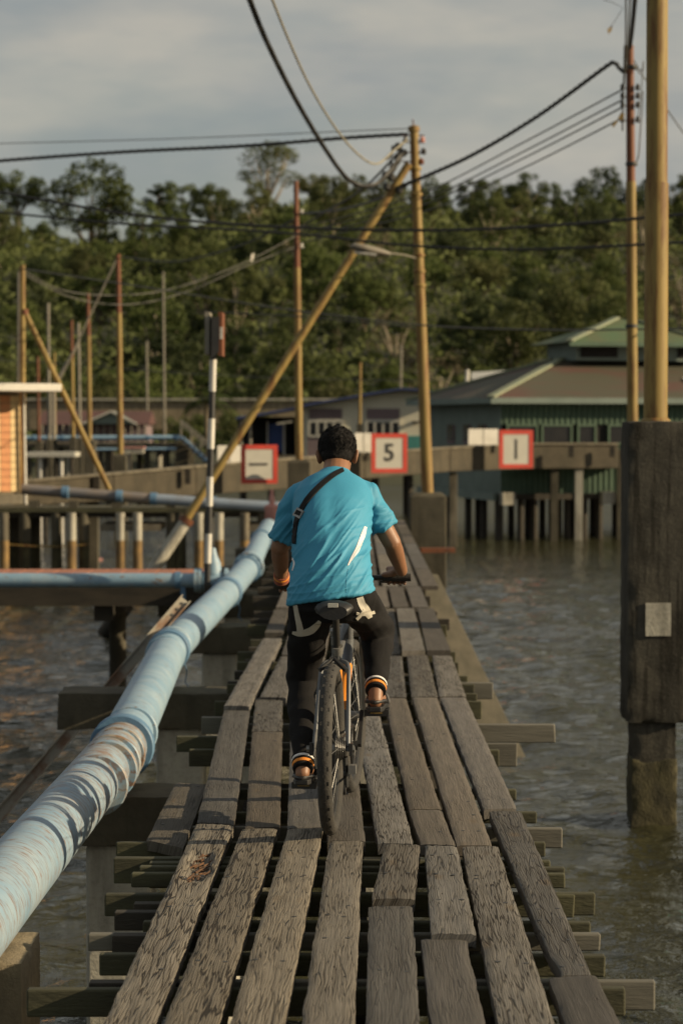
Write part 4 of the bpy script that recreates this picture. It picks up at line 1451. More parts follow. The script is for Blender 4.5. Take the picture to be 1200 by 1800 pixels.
for a, b in ((e00, e10), (e01, e00)):
    MB().beam(a - Vector((0, 0, 0.07)), b - Vector((0, 0, 0.07)), 0.05, 0.16).build('fascia', M['palegreen'], roof)
for t in (0.62, 0.86):
    c = e00.lerp(e10, t) * 0.62 + (r0 + gd1 * (t * 8 - 2)) * 0.38
    c = e00.lerp(e10, t).lerp(hp(t * LA, LB / 2 - 0.4, zr), 0.42)
    MB().box(c + Vector((0, 0, 0.05)), (0.8, 0.5, 0.02), rz=GA, rx=0.28).build('skylight', M['white'], roof)
# cupola
zc0, zc1, zc2 = zr - 0.05, wall_z(605, 66.5), wall_z(560, 66.5)
ca, cb = 3.05, 6.75
hbox(MB(), ca, cb, LB / 2 - 1.2, LB / 2 + 1.2, zc0, zc1).build('cupola_wall', M['palegreen'], gh)
for a0, a1 in ((ca + 0.12, ca + 1.25), (cb - 0.6, cb - 0.1)):
    hbox(MB(), a0, a1, LB / 2 - 1.23, LB / 2 - 1.19, zc0 + 0.09, zc1 - 0.03).build('vent_opening', M['dark'], gh)  # solid dark slab on the wall, painting the shade of an opening
q = [hp(ca - 0.4, LB / 2 - 1.7, zc1), hp(cb + 0.4, LB / 2 - 1.7, zc1), hp(cb + 0.4, LB / 2 + 1.7, zc1), hp(ca - 0.4, LB / 2 + 1.7, zc1)]
ap0, ap1 = hp(4.75, LB / 2, zc2), hp(5.1, LB / 2, zc2)
mb = MB()
mb.v += q + [ap0, ap1]
mb.f += [(0, 1, 5, 4), (1, 2, 5), (2, 3, 4, 5), (3, 0, 4), (3, 2, 1, 0)]
cr = mb.build('cupola_roof', M['roof_top'], gh)
for a, b in ((q[0], ap0), (q[1], ap1)):
    MB().beam(a + Vector((0, 0, 0.03)), b + Vector((0, 0, 0.03)), 0.2, 0.06).build('hip_cap', M['roof_edge'], cr)
MB().beam(q[0] - Vector((0, 0, 0.06)), q[1] - Vector((0, 0, 0.06)), 0.05, 0.12).build('fascia', M['greenwall'], cr)
# stilts and floor beams
hbox(MB(), -0.1, LA, -0.12, LB, zfl - 0.16, zfl - 0.002).build('floor_beam', M['joist_dark'], gh)
for a in (0.0, 2.9, 5.8):
    c = hp(a + 0.1, -0.25, zfl - 0.12)
    MB().box(c, (0.36, 0.3, 0.34), rz=GA).build('beam_end', M['conc_pale'], gh)
for a in (-0.0, 0.6, 1.0, 1.5, 1.95, 2.45, 2.9, 3.5, 4.2, 5.0):
    for b in (0.15, 3.2):
        MB().tube([hp(a + 0.13 * b, b, -1), hp(a + 0.13 * b, b, zfl - 0.16)], 0.095, 8).build('stilt', M['joist_dark'], gh)
for b in (1.6, 3.0, 4.8, 6.6):
    MB().tube([hp(0.05, b, -1), hp(0.05, b, zfl - 0.16)], 0.1, 8).build('stilt', M['joist_dark'], gh)
MB().beam(hp(-0.2, -0.1, zfl - 0.08), hp(-0.2, LB, zfl - 0.08), 0.1, 0.2).build('side_beam', M['palegreen'], gh)

# cream house with blue fascia
YC = 76.0
zb_, = (wall_z(800, YC),)
ch_ = thing('cream_house', (U(640, 790, YC).x, YC + 3, 0), 'low cream house with shallow blue edged gable roof behind the cyclist', 'house')
XL, XR = U(533, 790, YC).x, U(792, 790, YC).x
zg = lambda px, py: U(px, py, YC).z
prof = [(533, 716), (560, 711), (640, 697), (705, 687), (740, 689), (792, 698)]
mb = MB()
pts = [U(533, 812, YC), U(792, 812, YC)] + [U(a, b, YC) for a, b in reversed(prof)]
mb.poly(pts, 6.0, (0, 1, 0))
mb.build('wall', M['cream'], ch_)
pr = [(415, 734), (450, 729), (533, 713.5), (560, 708.5), (640, 694.5), (705, 684), (745, 686.5), (800, 697)]
pr2 = pr[2:]
for (a, b), (c, d) in zip(pr2[:-1], pr2[1:]):
    MB().poly([U(a, b + 1, YC - 0.5), U(c, d + 1, YC - 0.5), U(c, d - 2.6, YC - 0.5), U(a, b - 2.6, YC - 0.5)], 7.2, (0, 1, 0)).build('roof', M['blue_trim'], ch_)
for x0, x1 in ((543, 601), (644, 702)):
    A, B = U(x0, 737, YC - 0.03), U(x1, 767, YC - 0.03)
    MB().box(((A.x + B.x) / 2, YC - 0.02, zg(600, 728)), (B.x - A.x, 0.06, zg(600, 718) - zg(600, 737.5))).build('panel', M['mauve'], ch_)
    fr = MB()
    for k in range(5):
        xx = A.x + (B.x - A.x) * k / 4
        fr.box((xx, YC - 0.04, (A.z + B.z) / 2), (0.07, 0.1, A.z - B.z))
    fr.box(((A.x + B.x) / 2, YC - 0.04, A.z - 0.05), (B.x - A.x, 0.09, 0.1)).box(((A.x + B.x) / 2, YC - 0.04, B.z), (B.x - A.x, 0.09, 0.06))
    w_ = fr.build('window', M['signface'], ch_)
    for k in range(4):
        xa = A.x + (B.x - A.x) * k / 4
        xb = A.x + (B.x - A.x) * (k + 1) / 4
        MB().box(((xa + xb) / 2, YC - 0.005, (A.z + B.z) / 2), (xb - xa - 0.072, 0.02, A.z - B.z - 0.1)).build('pane', M['glass'], w_)
MB().box((U(560, 785, YC).x, YC - 0.02, zg(600, 785)), (0.75, 0.05, 0.75)).build('panel', M['mauve'], ch_)
MB().box((U(738, 785, YC).x, YC - 0.02, zg(600, 787)), (0.9, 0.05, 0.8)).build('panel', M['tealwall'], ch_)
MB().box((U(730, 742, YC).x, YC - 0.1, zg(600, 742)), (0.22, 0.2, 0.07)).build('wall_lamp', M['black'], ch_)
MB().box((XL + 2.4, YC + 3, zb_ - 0.4), (5.4, 6, 0.3)).build('floor_slab', M['conc_mid'], ch_)
for px in (545, 600, 660, 720, 780):
    for dy in (0.4, 4):
        MB().tube([(U(px, 800, YC).x, YC + dy, -1), (U(px, 800, YC).x, YC + dy, zb_ - 0.5)], 0.12, 8).build('stilt', M['joist_dark'], ch_)

# open lean-to left of the cream house
ln = thing('lean_to', (U(480, 800, YC).x, YC + 1, 0), 'open shaded lean-to with blue door left of the cream house', 'shelter')
MB().poly([U(415, 733, YC - 0.4), U(533, 714, YC - 0.4), U(533, 717.5, YC - 0.4), U(415, 737, YC - 0.4)], 5, (0, 1, 0)).build('roof', M['blue_trim'], ln)
A = U(420, 735, YC)
MB().box((U(475, 770, YC + 3).x, YC + 3.2, zg(600, 772)), (2.3, 0.1, 1.5)).build('back_wall', M['dark'], ln)  # coloured near-black in place of the shade under the roof
MB().box((U(486, 770, YC + 1).x, YC + 1.2, zg(600, 770)), (0.52, 0.06, 0.95)).build('door', M['blue_door'], ln)
MB().box((U(499, 770, YC + 1).x, YC + 1.1, zg(600, 772)), (0.07, 0.07, 1.2)).build('post', M['white'], ln)
MB().box((U(470, 770, YC + 1).x, YC + 1.1, zg(600, 772)), (0.05, 0.07, 1.2)).build('post', M['white'], ln)
MB().box((U(500, 740, YC).x, YC - 0.2, zg(600, 743)), (0.5, 0.6, 0.06), ry=-0.15).build('awning', M['conc_pale'], ln)
for px in (424, 440, 528):
    MB().tube([U(px, 815, YC), U(px, 730, YC)], 0.05, 8).build('post', M['grey_pole'], ln)
MB().box((U(475, 800, YC).x, YC + 1.5, zg(600, 806)), (2.3, 4, 0.2)).build('floor_slab', M['conc_mid'], ln)
for px in (425, 475, 525):
    MB().tube([Vector((U(px, 810, YC).x, YC + 1, -1)), Vector((U(px, 810, YC).x, YC + 1, zg(600, 808)))], 0.12, 8).build('stilt', M['joist_dark'], ln)

# white shed roof peeking over the green house
ws = thing('shed', tuple(U(865, 690, 82)), 'white roofed shed peeking out left of the green roof', 'shed')
MB().poly([U(828, 672, 82), U(900, 668, 82), U(900, 655, 85), U(828, 659, 85)], 0.1, (0, 0, 1)).build('roof', M['signface'], ws)
MB().box((U(862, 690, 84).x, 84, U(862, 690, 84).z - 0.2), (1.3, 3, 1.4)).build('wall', M['palegreen'], ws)
MB().tube([U(820, 690, 81), U(821, 650, 81)], 0.07, 8).build('vent_pipe', M['white'], ws, smooth=True)

# far left shore: embankment, red roofed house, jetty with blue pipe and stairs
em = thing('embankment_wall', (U(300, 720, 114).x, 114, 0), 'long tan embankment wall at the foot of the wooded hill', 'wall')
for k in range(9):
    x0 = U(-60, 720, 114).x + k * 2.9
    MB().box((x0 + 1.45, 114.5, U(300, 718, 114).z - 0.35), (2.88, 0.8, 1.4 + 0.05 * nz(k))).build('wall_bay', M['conc_block'], em)
    MB().box((x0 + 1.45, 114.4, U(300, 702, 114).z - 0.0), (2.9, 1.0, 0.1)).build('coping', M['conc_pale'], em)
fh = thing('red_roof_house', (U(165, 770, 100).x, 101, 0), 'long dull red roofed house with green gable on the far left shore', 'house')
xa, xb = U(66, 750, 100).x, U(262, 750, 100).x
MB().box(((xa + xb) / 2, 102, U(165, 760, 100).z), (xb - xa - 0.3, 3.4, 0.9)).build('wall', M['mauve'], fh)
mb = MB()
for xx in (xa, xb):
    mb.v += [Vector((xx, 99.9, U(0, 746, 100).z)), Vector((xx, 102, U(0, 722, 100).z)), Vector((xx, 104.1, U(0, 746, 100).z))]
mb.f += [(0, 3, 4, 1), (1, 4, 5, 2), (0, 1, 2), (5, 4, 3), (0, 2, 5, 3)]
mb.build('roof', M['red_roof'], fh)
g0, g1, g2 = U(145, 745, 99.2), U(240, 745, 99.2), U(196, 723, 99.2)
MB().poly([g0, g1, g2], 2.5, (0, 1, 0)).build('gable', M['palegreen'], fh)
for a, b in ((g0, g2), (g2, g1)):
    MB().beam(a + Vector((0, -0.1, 0)), b + Vector((0, -0.1, 0)), 0.2, 0.08).build('bargeboard', M['signface'], fh)
for k in range(16):
    c = U(75 + k * 12, 760, 99.5)
    MB().tube([c - Vector((0, 0, 0.55)), c + Vector((0, 0, 0.35))], 0.03, 6).build('railing_post', M['grey_pole'], fh)
for k in range(7):
    c = U(75 + k * 30, 770, 100)
    MB().tube([(c.x, 100.5, -1), (c.x, 100.5, c.z)], 0.12, 8).build('stilt', M['joist_dark'], fh)

YF = 84.0
fj = structure('shore_jetty', (-8, YF, 0))
zq = U(0, 778, YF).z
A, B = U(40, 778, YF), U(318, 778, YF)
MB().box(((A.x + B.x) / 2, YF + 1, zq - 0.09), (B.x - A.x, 2, 0.18)).build('deck_slab', M['conc_mid'], fj)
for k in range(16):
    x = A.x + (B.x - A.x) * (k + 0.5) / 16
    MB().tube([(x, YF + 0.4 + (k % 2), -1), (x, YF + 0.4 + (k % 2), zq - 0.18)], 0.11, 8).build('pile', M['conc_pale' if k % 3 == 1 else 'conc_dark'], fj)
for k in range(4):
    c = U(320, 800, YF)
    MB().box((c.x + 0.05 * k, YF + 0.3 * k, zq / 2 - 0.5), (0.5, 0.26, zq + 1)).build('pile', M['conc_dark'], fj)
bpf = thing('shore_pipe', tuple(U(180, 772, YF - 0.2)), 'thin blue pipe along the far jetty, dropping beside the stairs', 'pipe')
M['pipe_shore'] = paint('distant_blue_pipe', (0.20, 0.32, 0.44), (0.17, 0.27, 0.37), 0.6, 2, 0.1)
MB().tube([U(45, 770, YF - 0.2), U(316, 769, YF - 0.2), U(322, 772, YF - 0.2), U(365, 812, YF - 1.2)], 0.085, 12).build('pipe_length', M['pipe_shore'], bpf, smooth=True)
MB().tube([U(165, 790, YF - 0.4), U(310, 789, YF - 0.4)], 0.05, 10).build('lower_pipe', M['pipe_shore'], bpf, smooth=True)
for k in range(6):
    MB().lathe(U(60 + 50 * k, 770, YF - 0.2), [(-0.05, 0.11), (0.05, 0.11)], (1, 0, 0), 12).build('coupling', M['pipe_ring'], bpf)
srs = thing('stair_railing', tuple(U(340, 790, YF)), 'thin pale metal stair railing at the right end of the far jetty', 'railing')
for dy, off in ((0, 0), (0, 9), (0.6, 4)):
    MB().tube([U(318, 738 + off, YF + dy), U(372, 782 + off, YF - 1 + dy)], 0.026, 6).build('rail', M['grey_pole'], srs)
for t in (0, 0.33, 0.66, 1.0):
    a = U(318 + 54 * t, 738 + 44 * t, YF - t)
    MB().tube([a, a - Vector((0, 0, 0.75))], 0.03, 6).build('post', M['grey_pole'], srs)
for k in range(7):
    t = k / 6
    a = U(320 + 52 * t, 774 + 44 * t, YF - t)
    MB().box(a, (0.3, 1.0, 0.05)).build('tread', M['conc_mid'], srs)
# small grey landing behind the bridge at left
gl = thing('grey_landing', tuple(U(90, 800, 60)), 'small grey landing stage on white posts behind the concrete bridge', 'landing stage')
c0, c1 = U(45, 799, 60), U(132, 797, 60)
MB().box(((c0.x + c1.x) / 2, 60.6, c0.z), (c1.x - c0.x, 1.2, 0.12)).build('deck_slab', M['signface'], gl)
for px in (70, 79, 98, 107, 125):
    c = U(px, 800, 60)
    MB().tube([(c.x, 60.2, -1), (c.x, 60.2, c.z - 0.06)], 0.055, 8).build('post', M['white' if px in (70, 107) else 'joist_dark'], gl)
rc = thing('storage_box', tuple(U(235, 798, 66)), 'small pinkish white box on the far jetty edge', 'box')
MB().box(U(235, 791, 66), (0.6, 0.4, 0.2)).build('body', M['conc_pale'], rc)
MB().box(U(235, 786.5, 66), (0.66, 0.46, 0.05)).build('lid', M['pink'], rc)
fl = thing('floating_litter', tuple(G(172, 983, 0.01)), 'tiny pink scrap of litter floating between the left piles', 'litter')
MB().box(G(172, 983, 0.02), (0.16, 0.3, 0.04), rz=0.4).build('scrap', M['pink'], fl, bevel=0.01)

# ------------------------------------------------------------------ trees
def tree_mesh(seed, H, R, clumps, per, leaf, top=1.0, sparse=1.0, dome=0.55):
    r = np.random.default_rng(seed)
    V, F, T = [], [], []
    cl = []
    for k in range(clumps):
        for _ in range(30):
            p = r.normal(size=3)
            p /= np.linalg.norm(p)
            rad = r.uniform(0.35, 1.0) ** 0.5
            q = np.array([p[0] * R * rad, p[1] * R * rad, H * (1 - dome / 2) + p[2] * H * dome / 2 * rad * top])
            if q[2] > H * 0.28:
                break
        cl.append((q, r.uniform(0.18, 0.40) * R))
    for q, cr_ in cl:
        n = int(per * (cr_ / (0.32 * R)) ** 2)
        d = r.normal(size=(n, 3))
        d /= np.linalg.norm(d, axis=1)[:, None]
        rr = r.uniform(0.55, 1.05, size=n) * cr_
        pos = q + d * rr[:, None] * np.array([1, 1, 0.75])
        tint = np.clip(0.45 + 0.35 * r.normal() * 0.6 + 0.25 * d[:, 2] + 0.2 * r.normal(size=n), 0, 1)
        for i in range(n):
            nrm = d[i] + 0.7 * r.normal(size=3)
            nrm /= np.linalg.norm(nrm)
            a = np.cross(nrm, r.normal(size=3))
            a /= np.linalg.norm(a)
            b = np.cross(nrm, a)
            s = leaf * r.uniform(0.6, 1.4)
            k0 = len(V)
            V += [pos[i] - a * s, pos[i] + b * s * 0.55, pos[i] + a * s, pos[i] - b * s * 0.55]
            F.append((k0, k0 + 1, k0 + 2, k0 + 3))
            T.append(tint[i])
    me = bpy.data.meshes.new('crown')
    me.from_pydata([tuple(v) for v in V], [], F)
    at = me.attributes.new('tint', 'FLOAT', 'FACE')
    at.data.foreach_set('value', np.array(T, dtype=np.float32))
    # trunk with limbs to some clumps
    mb = MB()
    tr = H * 0.022 + 0.06
    bend = [Vector((r.normal() * 0.15 * t, r.normal() * 0.15 * t, H * 0.8 * t - 1.0)) for t in np.linspace(0, 1, 6)]
    mb.tube(bend, list(np.linspace(tr, tr * 0.35, 6)), 7)
    for q, cr_ in cl[:: max(1, len(cl) // 9)]:
        k = min(4, max(1, int((q[2] / H) * 4)))
        a = bend[k]
        b = Vector(q)
        mb.tube([a, a.lerp(b, 0.5) + Vector((0, 0, 0.25)), b], [tr * 0.45, tr * 0.3, tr * 0.12], 5)
    tm = bpy.data.meshes.new('trunk')
    tm.from_pydata([tuple(v) for v in mb.v], [], mb.f)
    tm.polygons.foreach_set('use_smooth', [True] * len(tm.polygons))
    return me, tm


protos = []
for s, H, R, c, p, lf, dome in ((1, 11, 4.2, 34, 170, 0.21, 0.66), (2, 13, 4.6, 40, 165, 0.22, 0.66), (3, 10, 3.2, 28, 160, 0.19, 0.85), (4, 12, 3.4, 32, 150, 0.20, 0.88),
                                 (5, 9, 4.4, 32, 160, 0.21, 0.64), (6, 14, 3.8, 36, 150, 0.20, 0.85)):
    protos.append(tree_mesh(s, H, R, c, p, lf, dome=dome))
sparse_p = tree_mesh(21, 12, 4.0, 24, 70, 0.17, dome=0.75)
tall_p = tree_mesh(22, 17, 5.2, 24, 120, 0.21, dome=0.42)
_mc = {}


def tree(loc, pr, leaf, bark, scale, label, group=None, sq=1.0):
    o = bpy.data.objects.new('hill_tree', None)
    COL.objects.link(o)
    o.location = loc
    o.rotation_euler = (0, 0, random.uniform(0, 6.28))
    o.scale = (scale, scale, scale * sq)
    tag(o, label, 'tree', group)
    for nm, me, mt in (('crown', pr[0], leaf), ('trunk', pr[1], bark)):
        key = (me.name, mt)
        if key not in _mc:
            m2 = me.copy()
            m2.materials.append(M[mt])
            _mc[key] = m2
        c = bpy.data.objects.new(nm, _mc[key])
        COL.objects.link(c)
        c.parent = o
    return o


def at_hill(px, Y):
    x = U(px, 700, Y).x
    return Vector((x, Y, hill_z(x, Y) - 0.3))


def named_tree(px, py_top, Y, pr, Hp, leaf, bark, sc, label):
    """tree whose top comes to row py_top"""
    b = at_hill(px, Y)
    zt = U(px, py_top, Y).z
    b.z = zt - Hp * sc * 1.03
    return tree(b, pr, leaf, bark, sc, label)


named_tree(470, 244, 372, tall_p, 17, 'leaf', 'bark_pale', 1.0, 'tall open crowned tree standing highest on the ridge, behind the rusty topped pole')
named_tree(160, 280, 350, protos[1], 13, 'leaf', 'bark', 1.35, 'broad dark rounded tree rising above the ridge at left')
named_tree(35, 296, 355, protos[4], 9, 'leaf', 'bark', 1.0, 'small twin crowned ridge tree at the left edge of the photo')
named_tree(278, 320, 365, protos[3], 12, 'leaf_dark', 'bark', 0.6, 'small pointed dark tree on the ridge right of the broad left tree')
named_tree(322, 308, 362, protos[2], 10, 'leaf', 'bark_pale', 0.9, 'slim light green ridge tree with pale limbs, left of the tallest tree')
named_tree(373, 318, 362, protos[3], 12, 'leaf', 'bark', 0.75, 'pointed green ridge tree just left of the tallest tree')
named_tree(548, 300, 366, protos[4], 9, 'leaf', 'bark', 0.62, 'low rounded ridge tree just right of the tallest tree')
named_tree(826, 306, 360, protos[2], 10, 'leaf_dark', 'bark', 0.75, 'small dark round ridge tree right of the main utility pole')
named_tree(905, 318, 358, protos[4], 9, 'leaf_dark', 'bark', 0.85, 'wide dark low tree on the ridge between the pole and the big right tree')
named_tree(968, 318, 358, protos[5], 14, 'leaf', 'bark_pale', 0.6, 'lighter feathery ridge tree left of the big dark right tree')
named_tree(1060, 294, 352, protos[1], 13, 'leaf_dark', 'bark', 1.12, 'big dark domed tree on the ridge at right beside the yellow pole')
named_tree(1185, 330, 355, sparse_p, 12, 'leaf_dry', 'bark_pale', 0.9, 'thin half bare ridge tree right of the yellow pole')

# the wood on the slope: trees laid out on a loose grid
G1 = 'trees of the wooded hillside'
cnt = 0
rows_ = [(124, 3.8), (132, 4.0), (142, 4.4), (154, 4.8), (168, 5.2), (184, 5.6), (201, 6.0), (220, 6.4), (240, 6.8), (262, 7.2), (286, 7.6), (312, 8.0), (340, 7.8), (362, 6.6)]
for Yr, sp in rows_:
    sp *= 0.80
    half = Yr * 0.164 + 3
    x = -half + random.uniform(0, sp)
    while x < half:
        X, Y = x + random.gauss(0, sp * 0.16), Yr + random.gauss(0, sp * 0.22)
        x += sp
        pxx = 600 + X * FPX / Y
        dry = (nz(X * 0.035 + 3, Y * 0.02, 2) > 0.12 and pxx > 560)
        sc = random.uniform(0.5, 1.0) * (0.42 if Yr < 140 else 0.54 if Yr < 180 else 0.70)
        k = random.random()
        if dry and k < 0.55:
            pr, lf, bk, lb = sparse_p, 'leaf_dry', 'bark_pale', 'dry half bare tree on the wooded slope'
        elif k < 0.30:
            pr, lf, bk, lb = random.choice(protos), 'leaf_dark', 'bark', 'dark green leafy tree on the wooded slope'
        else:
            pr, lf, bk, lb = random.choice(protos), 'leaf', random.choice(('bark', 'bark_pale')), 'mid green leafy tree on the wooded slope'
        if Yr > 340:
            sc *= 0.85
        where_ = 'low on the wooded slope' if Yr < 165 else 'halfway up the wooded slope' if Yr < 270 else 'high on the wooded slope'
        side_ = 'left of the slanting stay pole' if pxx < 330 else 'behind the slanting stay pole' if pxx < 725 else 'right of the main utility pole'
        lb = lb.replace('on the wooded slope', where_ + ', ' + side_)
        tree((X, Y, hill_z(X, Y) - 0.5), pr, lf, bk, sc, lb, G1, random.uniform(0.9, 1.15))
        cnt += 1
print('trees', cnt)

# undergrowth between the trees: one mass of leaf tufts
def undergrowth():
    r = np.random.default_rng(9)
    n = 60000
    Y = 122 + (r.uniform(0, 1, n) ** 0.8) * 250
    X = (r.uniform(-1, 1, n)) * (Y * 0.17 + 4)
    V = np.zeros((n * 4, 3))
    tint = np.clip(0.4 + 0.3 * r.normal(size=n), 0, 1)
    Zg = np.array([hill_z(x, y) for x, y in zip(X, Y)])
    H = r.uniform(0.0, 3.4, n) * (0.5 + 0.5 * np.clip((Y - 120) / 120, 0, 1))
    c = np.stack([X, Y, Zg + H], 1)
    nr = r.normal(size=(n, 3)) + np.array([0, -0.5, 0.6])
    nr /= np.linalg.norm(nr, axis=1)[:, None]
    a = np.cross(nr, r.normal(size=(n, 3)))
    a /= np.linalg.norm(a, axis=1)[:, None]
    b = np.cross(nr, a)
    s = (r.uniform(0.14, 0.40, n) * (0.6 + Y / 400))[:, None]
    V[0::4] = c - a * s
    V[1::4] = c + b * s * 0.6
    V[2::4] = c + a * s
    V[3::4] = c - b * s * 0.6
    me = bpy.data.meshes.new('undergrowth')
    me.from_pydata(V.tolist(), [], np.arange(n * 4).reshape(n, 4).tolist())
    at = me.attributes.new('tint', 'FLOAT', 'FACE')
    at.data.foreach_set('value', tint.astype(np.float32))
    me.materials.append(M['leaf'])
    o = bpy.data.objects.new('undergrowth', me)
    COL.objects.link(o)
    tag(o, 'green undergrowth covering the wooded hill below the trees', 'undergrowth', kind='stuff')


undergrowth()

# palm at the foot of the hill
pl0 = U(362, 760, 104)
palm = thing('palm_tree', (pl0.x, 104, 0.4), 'coconut palm with drooping fronds left of the striped marker pole', 'palm tree')
hub = U(362, 705, 104)
MB().tube([(pl0.x + 0.2, 104, 0.3), (pl0.x + 0.05, 104, hub.z * 0.6), hub], [0.16, 0.12, 0.09], 9).build('trunk', M['bark'], palm, smooth=True)
for k in range(15):
    an = 2 * math.pi * k / 15 + random.uniform(-0.15, 0.15)
    dr = Vector((math.cos(an), math.sin(an), 0))
    el = random.uniform(0.1, 0.9)
    L = random.uniform(1.3, 1.8)
    mb = MB()
    spine = []
    for j in range(9):
        t = j / 8
        spine.append(hub + dr * (L * t * (1 - 0.18 * t)) + Vector((0, 0, L * (el * t - 0.95 * t * t))))
    mb.tube(spine, [0.025 * (1 - 0.8 * j / 8) for j in range(9)], 5)
    sd_ = dr.cross(Vector((0, 0, 1)))
    for j in range(1, 9):
        for u in (0, 0.33, 0.66):
            t = (j - 1 + u) / 8
            p = spine[j - 1].lerp(spine[j], u)
            ll = 0.42 * math.sin(math.pi * min(1, t * 0.9 + 0.12))
            for s in (-1, 1):
                tip = p + sd_ * s * ll * 0.8 + dr * ll * 0.45 - Vector((0, 0, ll * 0.5))
                w = dr * 0.035
                mb.poly([p - w, p + w, tip])
    mb.build('frond', M['leaf'], palm, fix=False)
for k, (px, py, Y, sc) in enumerate(((330, 740, 108, 0.22), (150, 742, 110, 0.25), (95, 690, 116, 0.35), (430, 735, 112, 0.3), (240, 715, 117, 0.3))):
    c = U(px, py, Y)
    lbs = ['low bush left of the palm tree', 'low bush behind the red roofed house', 'leafy bush behind the far left poles', 'small bush between the palm tree and the lean-to', 'small bush above the embankment wall']
    bu = tree((c.x, Y, c.z - 9 * sc * 0.8), protos[4], 'leaf', 'bark', sc, lbs[k])
    bu.name = 'bush'
    bu['category'] = 'bush'

# ------------------------------------------------------------------ cables
def smooth_path(P, n=14):
    out = []
    for i in range(len(P) - 1):
        p0, p1, p2, p3 = P[max(i - 1, 0)], P[i], P[i + 1], P[min(i + 2, len(P) - 1)]
        for k in range(n):
            t = k / n
            out.append(0.5 * ((2 * p1) + (p2 - p0) * t + (2 * p0 - 5 * p1 + 4 * p2 - p3) * t * t + (3 * p1 - p0 - 3 * p2 + p3) * t ** 3))
    out.append(P[-1])
    return out


def cable(label, pts, Y0, Y1, r, mat='cable', twist=0, name='cable'):
    n = len(pts)
    seg = [0]
    for a, b in zip(pts[:-1], pts[1:]):
        seg.append(seg[-1] + math.hypot(a[0] - b[0], a[1] - b[1]))
    P = [U(x, y, Y0 + (Y1 - Y0) * s / seg[-1]) for (x, y), s in zip(pts, seg)]
    path = smooth_path(P, 26 if twist else 12)
    mb = MB()
    if twist:
        L = 0
        ang = []
        for i, p in enumerate(path):
            if i:
                L += (p - path[i - 1]).length
            ang.append(L * twist)
        # resample so that each turn has enough points
        tot = L
        dense = []
        m = int(tot * twist / 0.7)
        cum = [0]
        for a, b in zip(path[:-1], path[1:]):
            cum.append(cum[-1] + (b - a).length)
        j = 0
        for k in range(m + 1):
            s = tot * k / m
            while j < len(cum) - 2 and cum[j + 1] < s:
                j += 1
            t = (s - cum[j]) / max(1e-9, cum[j + 1] - cum[j])
            dense.append((path[j].lerp(path[j + 1], t), (path[j + 1] - path[j]).normalized(), s * twist))
        for ph in (0, 2.094, 4.188):
            line = []
            for p, d, a in dense:
                u = d.cross(Vector((0, 1, 0.001))).normalized()
                v = d.cross(u)
                line.append(p + (u * math.cos(a + ph) + v * math.sin(a + ph)) * r * 0.62)
            mb.tube(line, r * 0.55, 5)
    else:
        mb.tube(path, r, 7)
    o = mb.build(name, M[mat], loc=P[-1], smooth=True, fix=False)
    return tag(o, label, 'cable')


cable('thick twisted black cable curving down from the top to the main pole', [(425, -40), (437, -5), (468, 72), (520, 176), (570, 260), (608, 312), (640, 328), (672, 316), (706, 272)], 26, 37.6, 0.033, 'cable', 22)
cable('thin pale cable curving down beside the thick twisted one', [(460, -40), (478, -2), (508, 72), (545, 152), (590, 226), (630, 272), (662, 288), (690, 266), (713, 247)], 26, 37.6, 0.016, 'cable_pale')
cable('black cable running from the left edge to the top of the main pole', [(-30, 285), (200, 268), (420, 257), (600, 243), (716, 236)], 41, 37.7, 0.030, 'cable', 14)
cable('faint thin wire above the black cable at upper left', [(-30, 253), (300, 244), (600, 231), (722, 226)], 41, 37.7, 0.008, 'cable_grey')
cable('twisted black cable from the main pole up to the rusty topped right pole', [(690, 332), (735, 315), (830, 272), (940, 207), (1060, 120), (1078, 110), (1090, 122), (1098, 126), (1106, 120)], 37.7, 33, 0.030, 'cable', 16)
for k, (dy, lb) in enumerate(((0, 'topmost of the four thin grey wires running to the right pole'), (18, 'second of the four thin grey wires running to the right pole'),
                              (31, 'third of the four thin grey wires running to the right pole'), (50, 'lowest of the four thin grey wires running to the right pole'))):
    cable(lb, [(528, 400 + k * 9), (640, 372 + k * 9), (760, 332 + dy * 0.7), (920, 250 + dy * 0.9), (1092, 158 + dy)], 50, 33, 0.013, 'cable_grey')
cable('black cable sagging across the wood from the upper left edge to the right edge', [(-30, 332), (210, 374), (400, 393), (600, 403), (800, 404), (1000, 394), (1230, 374)], 39, 31, 0.022, 'cable', 14)
cable('lower black cable crossing the wood just below its twin', [(-30, 370), (200, 392), (420, 404), (560, 415), (700, 430), (860, 438), (1000, 436), (1230, 424)], 40, 31, 0.019, 'cable', 14)
cable('thin grey wire sloping down from the leftmost pole across to the right pole', [(38, 472), (250, 504), (450, 536), (600, 556), (760, 573), (960, 580), (1110, 579), (1230, 577)], 45, 32, 0.014, 'cable_grey')
cable('dark wire just under the long sloping grey wire, left of the main pole', [(360, 548), (520, 556), (650, 568), (745, 577)], 46, 40, 0.013, 'cable')
cable('grey wire sagging between the leftmost pole and the pole behind the cyclist', [(42, 476), (110, 510), (200, 519), (300, 508), (420, 466), (524, 412)], 45, 50, 0.009, 'cable_grey')
cable('lower sagging grey wire between the leftmost pole and the pole behind the cyclist', [(42, 482), (130, 524), (230, 535), (330, 512), (440, 464), (524, 432)], 45, 50, 0.009, 'cable_grey')
cable('dark cable from the main pole down to the rusty topped pole behind the cyclist', [(706, 262), (640, 330), (580, 368), (527, 400)], 37.7, 50, 0.022, 'cable')
cable('dark cable from the foot of the cable bundle to the rusty topped pole', [(712, 328), (650, 355), (590, 370), (527, 376)], 37.7, 50, 0.024, 'cable')
cable('dark cable from the rusty topped pole falling away to the left through the wood', [(518, 385), (440, 425), (360, 450), (300, 460), (215, 452)], 50, 62, 0.02, 'cable')
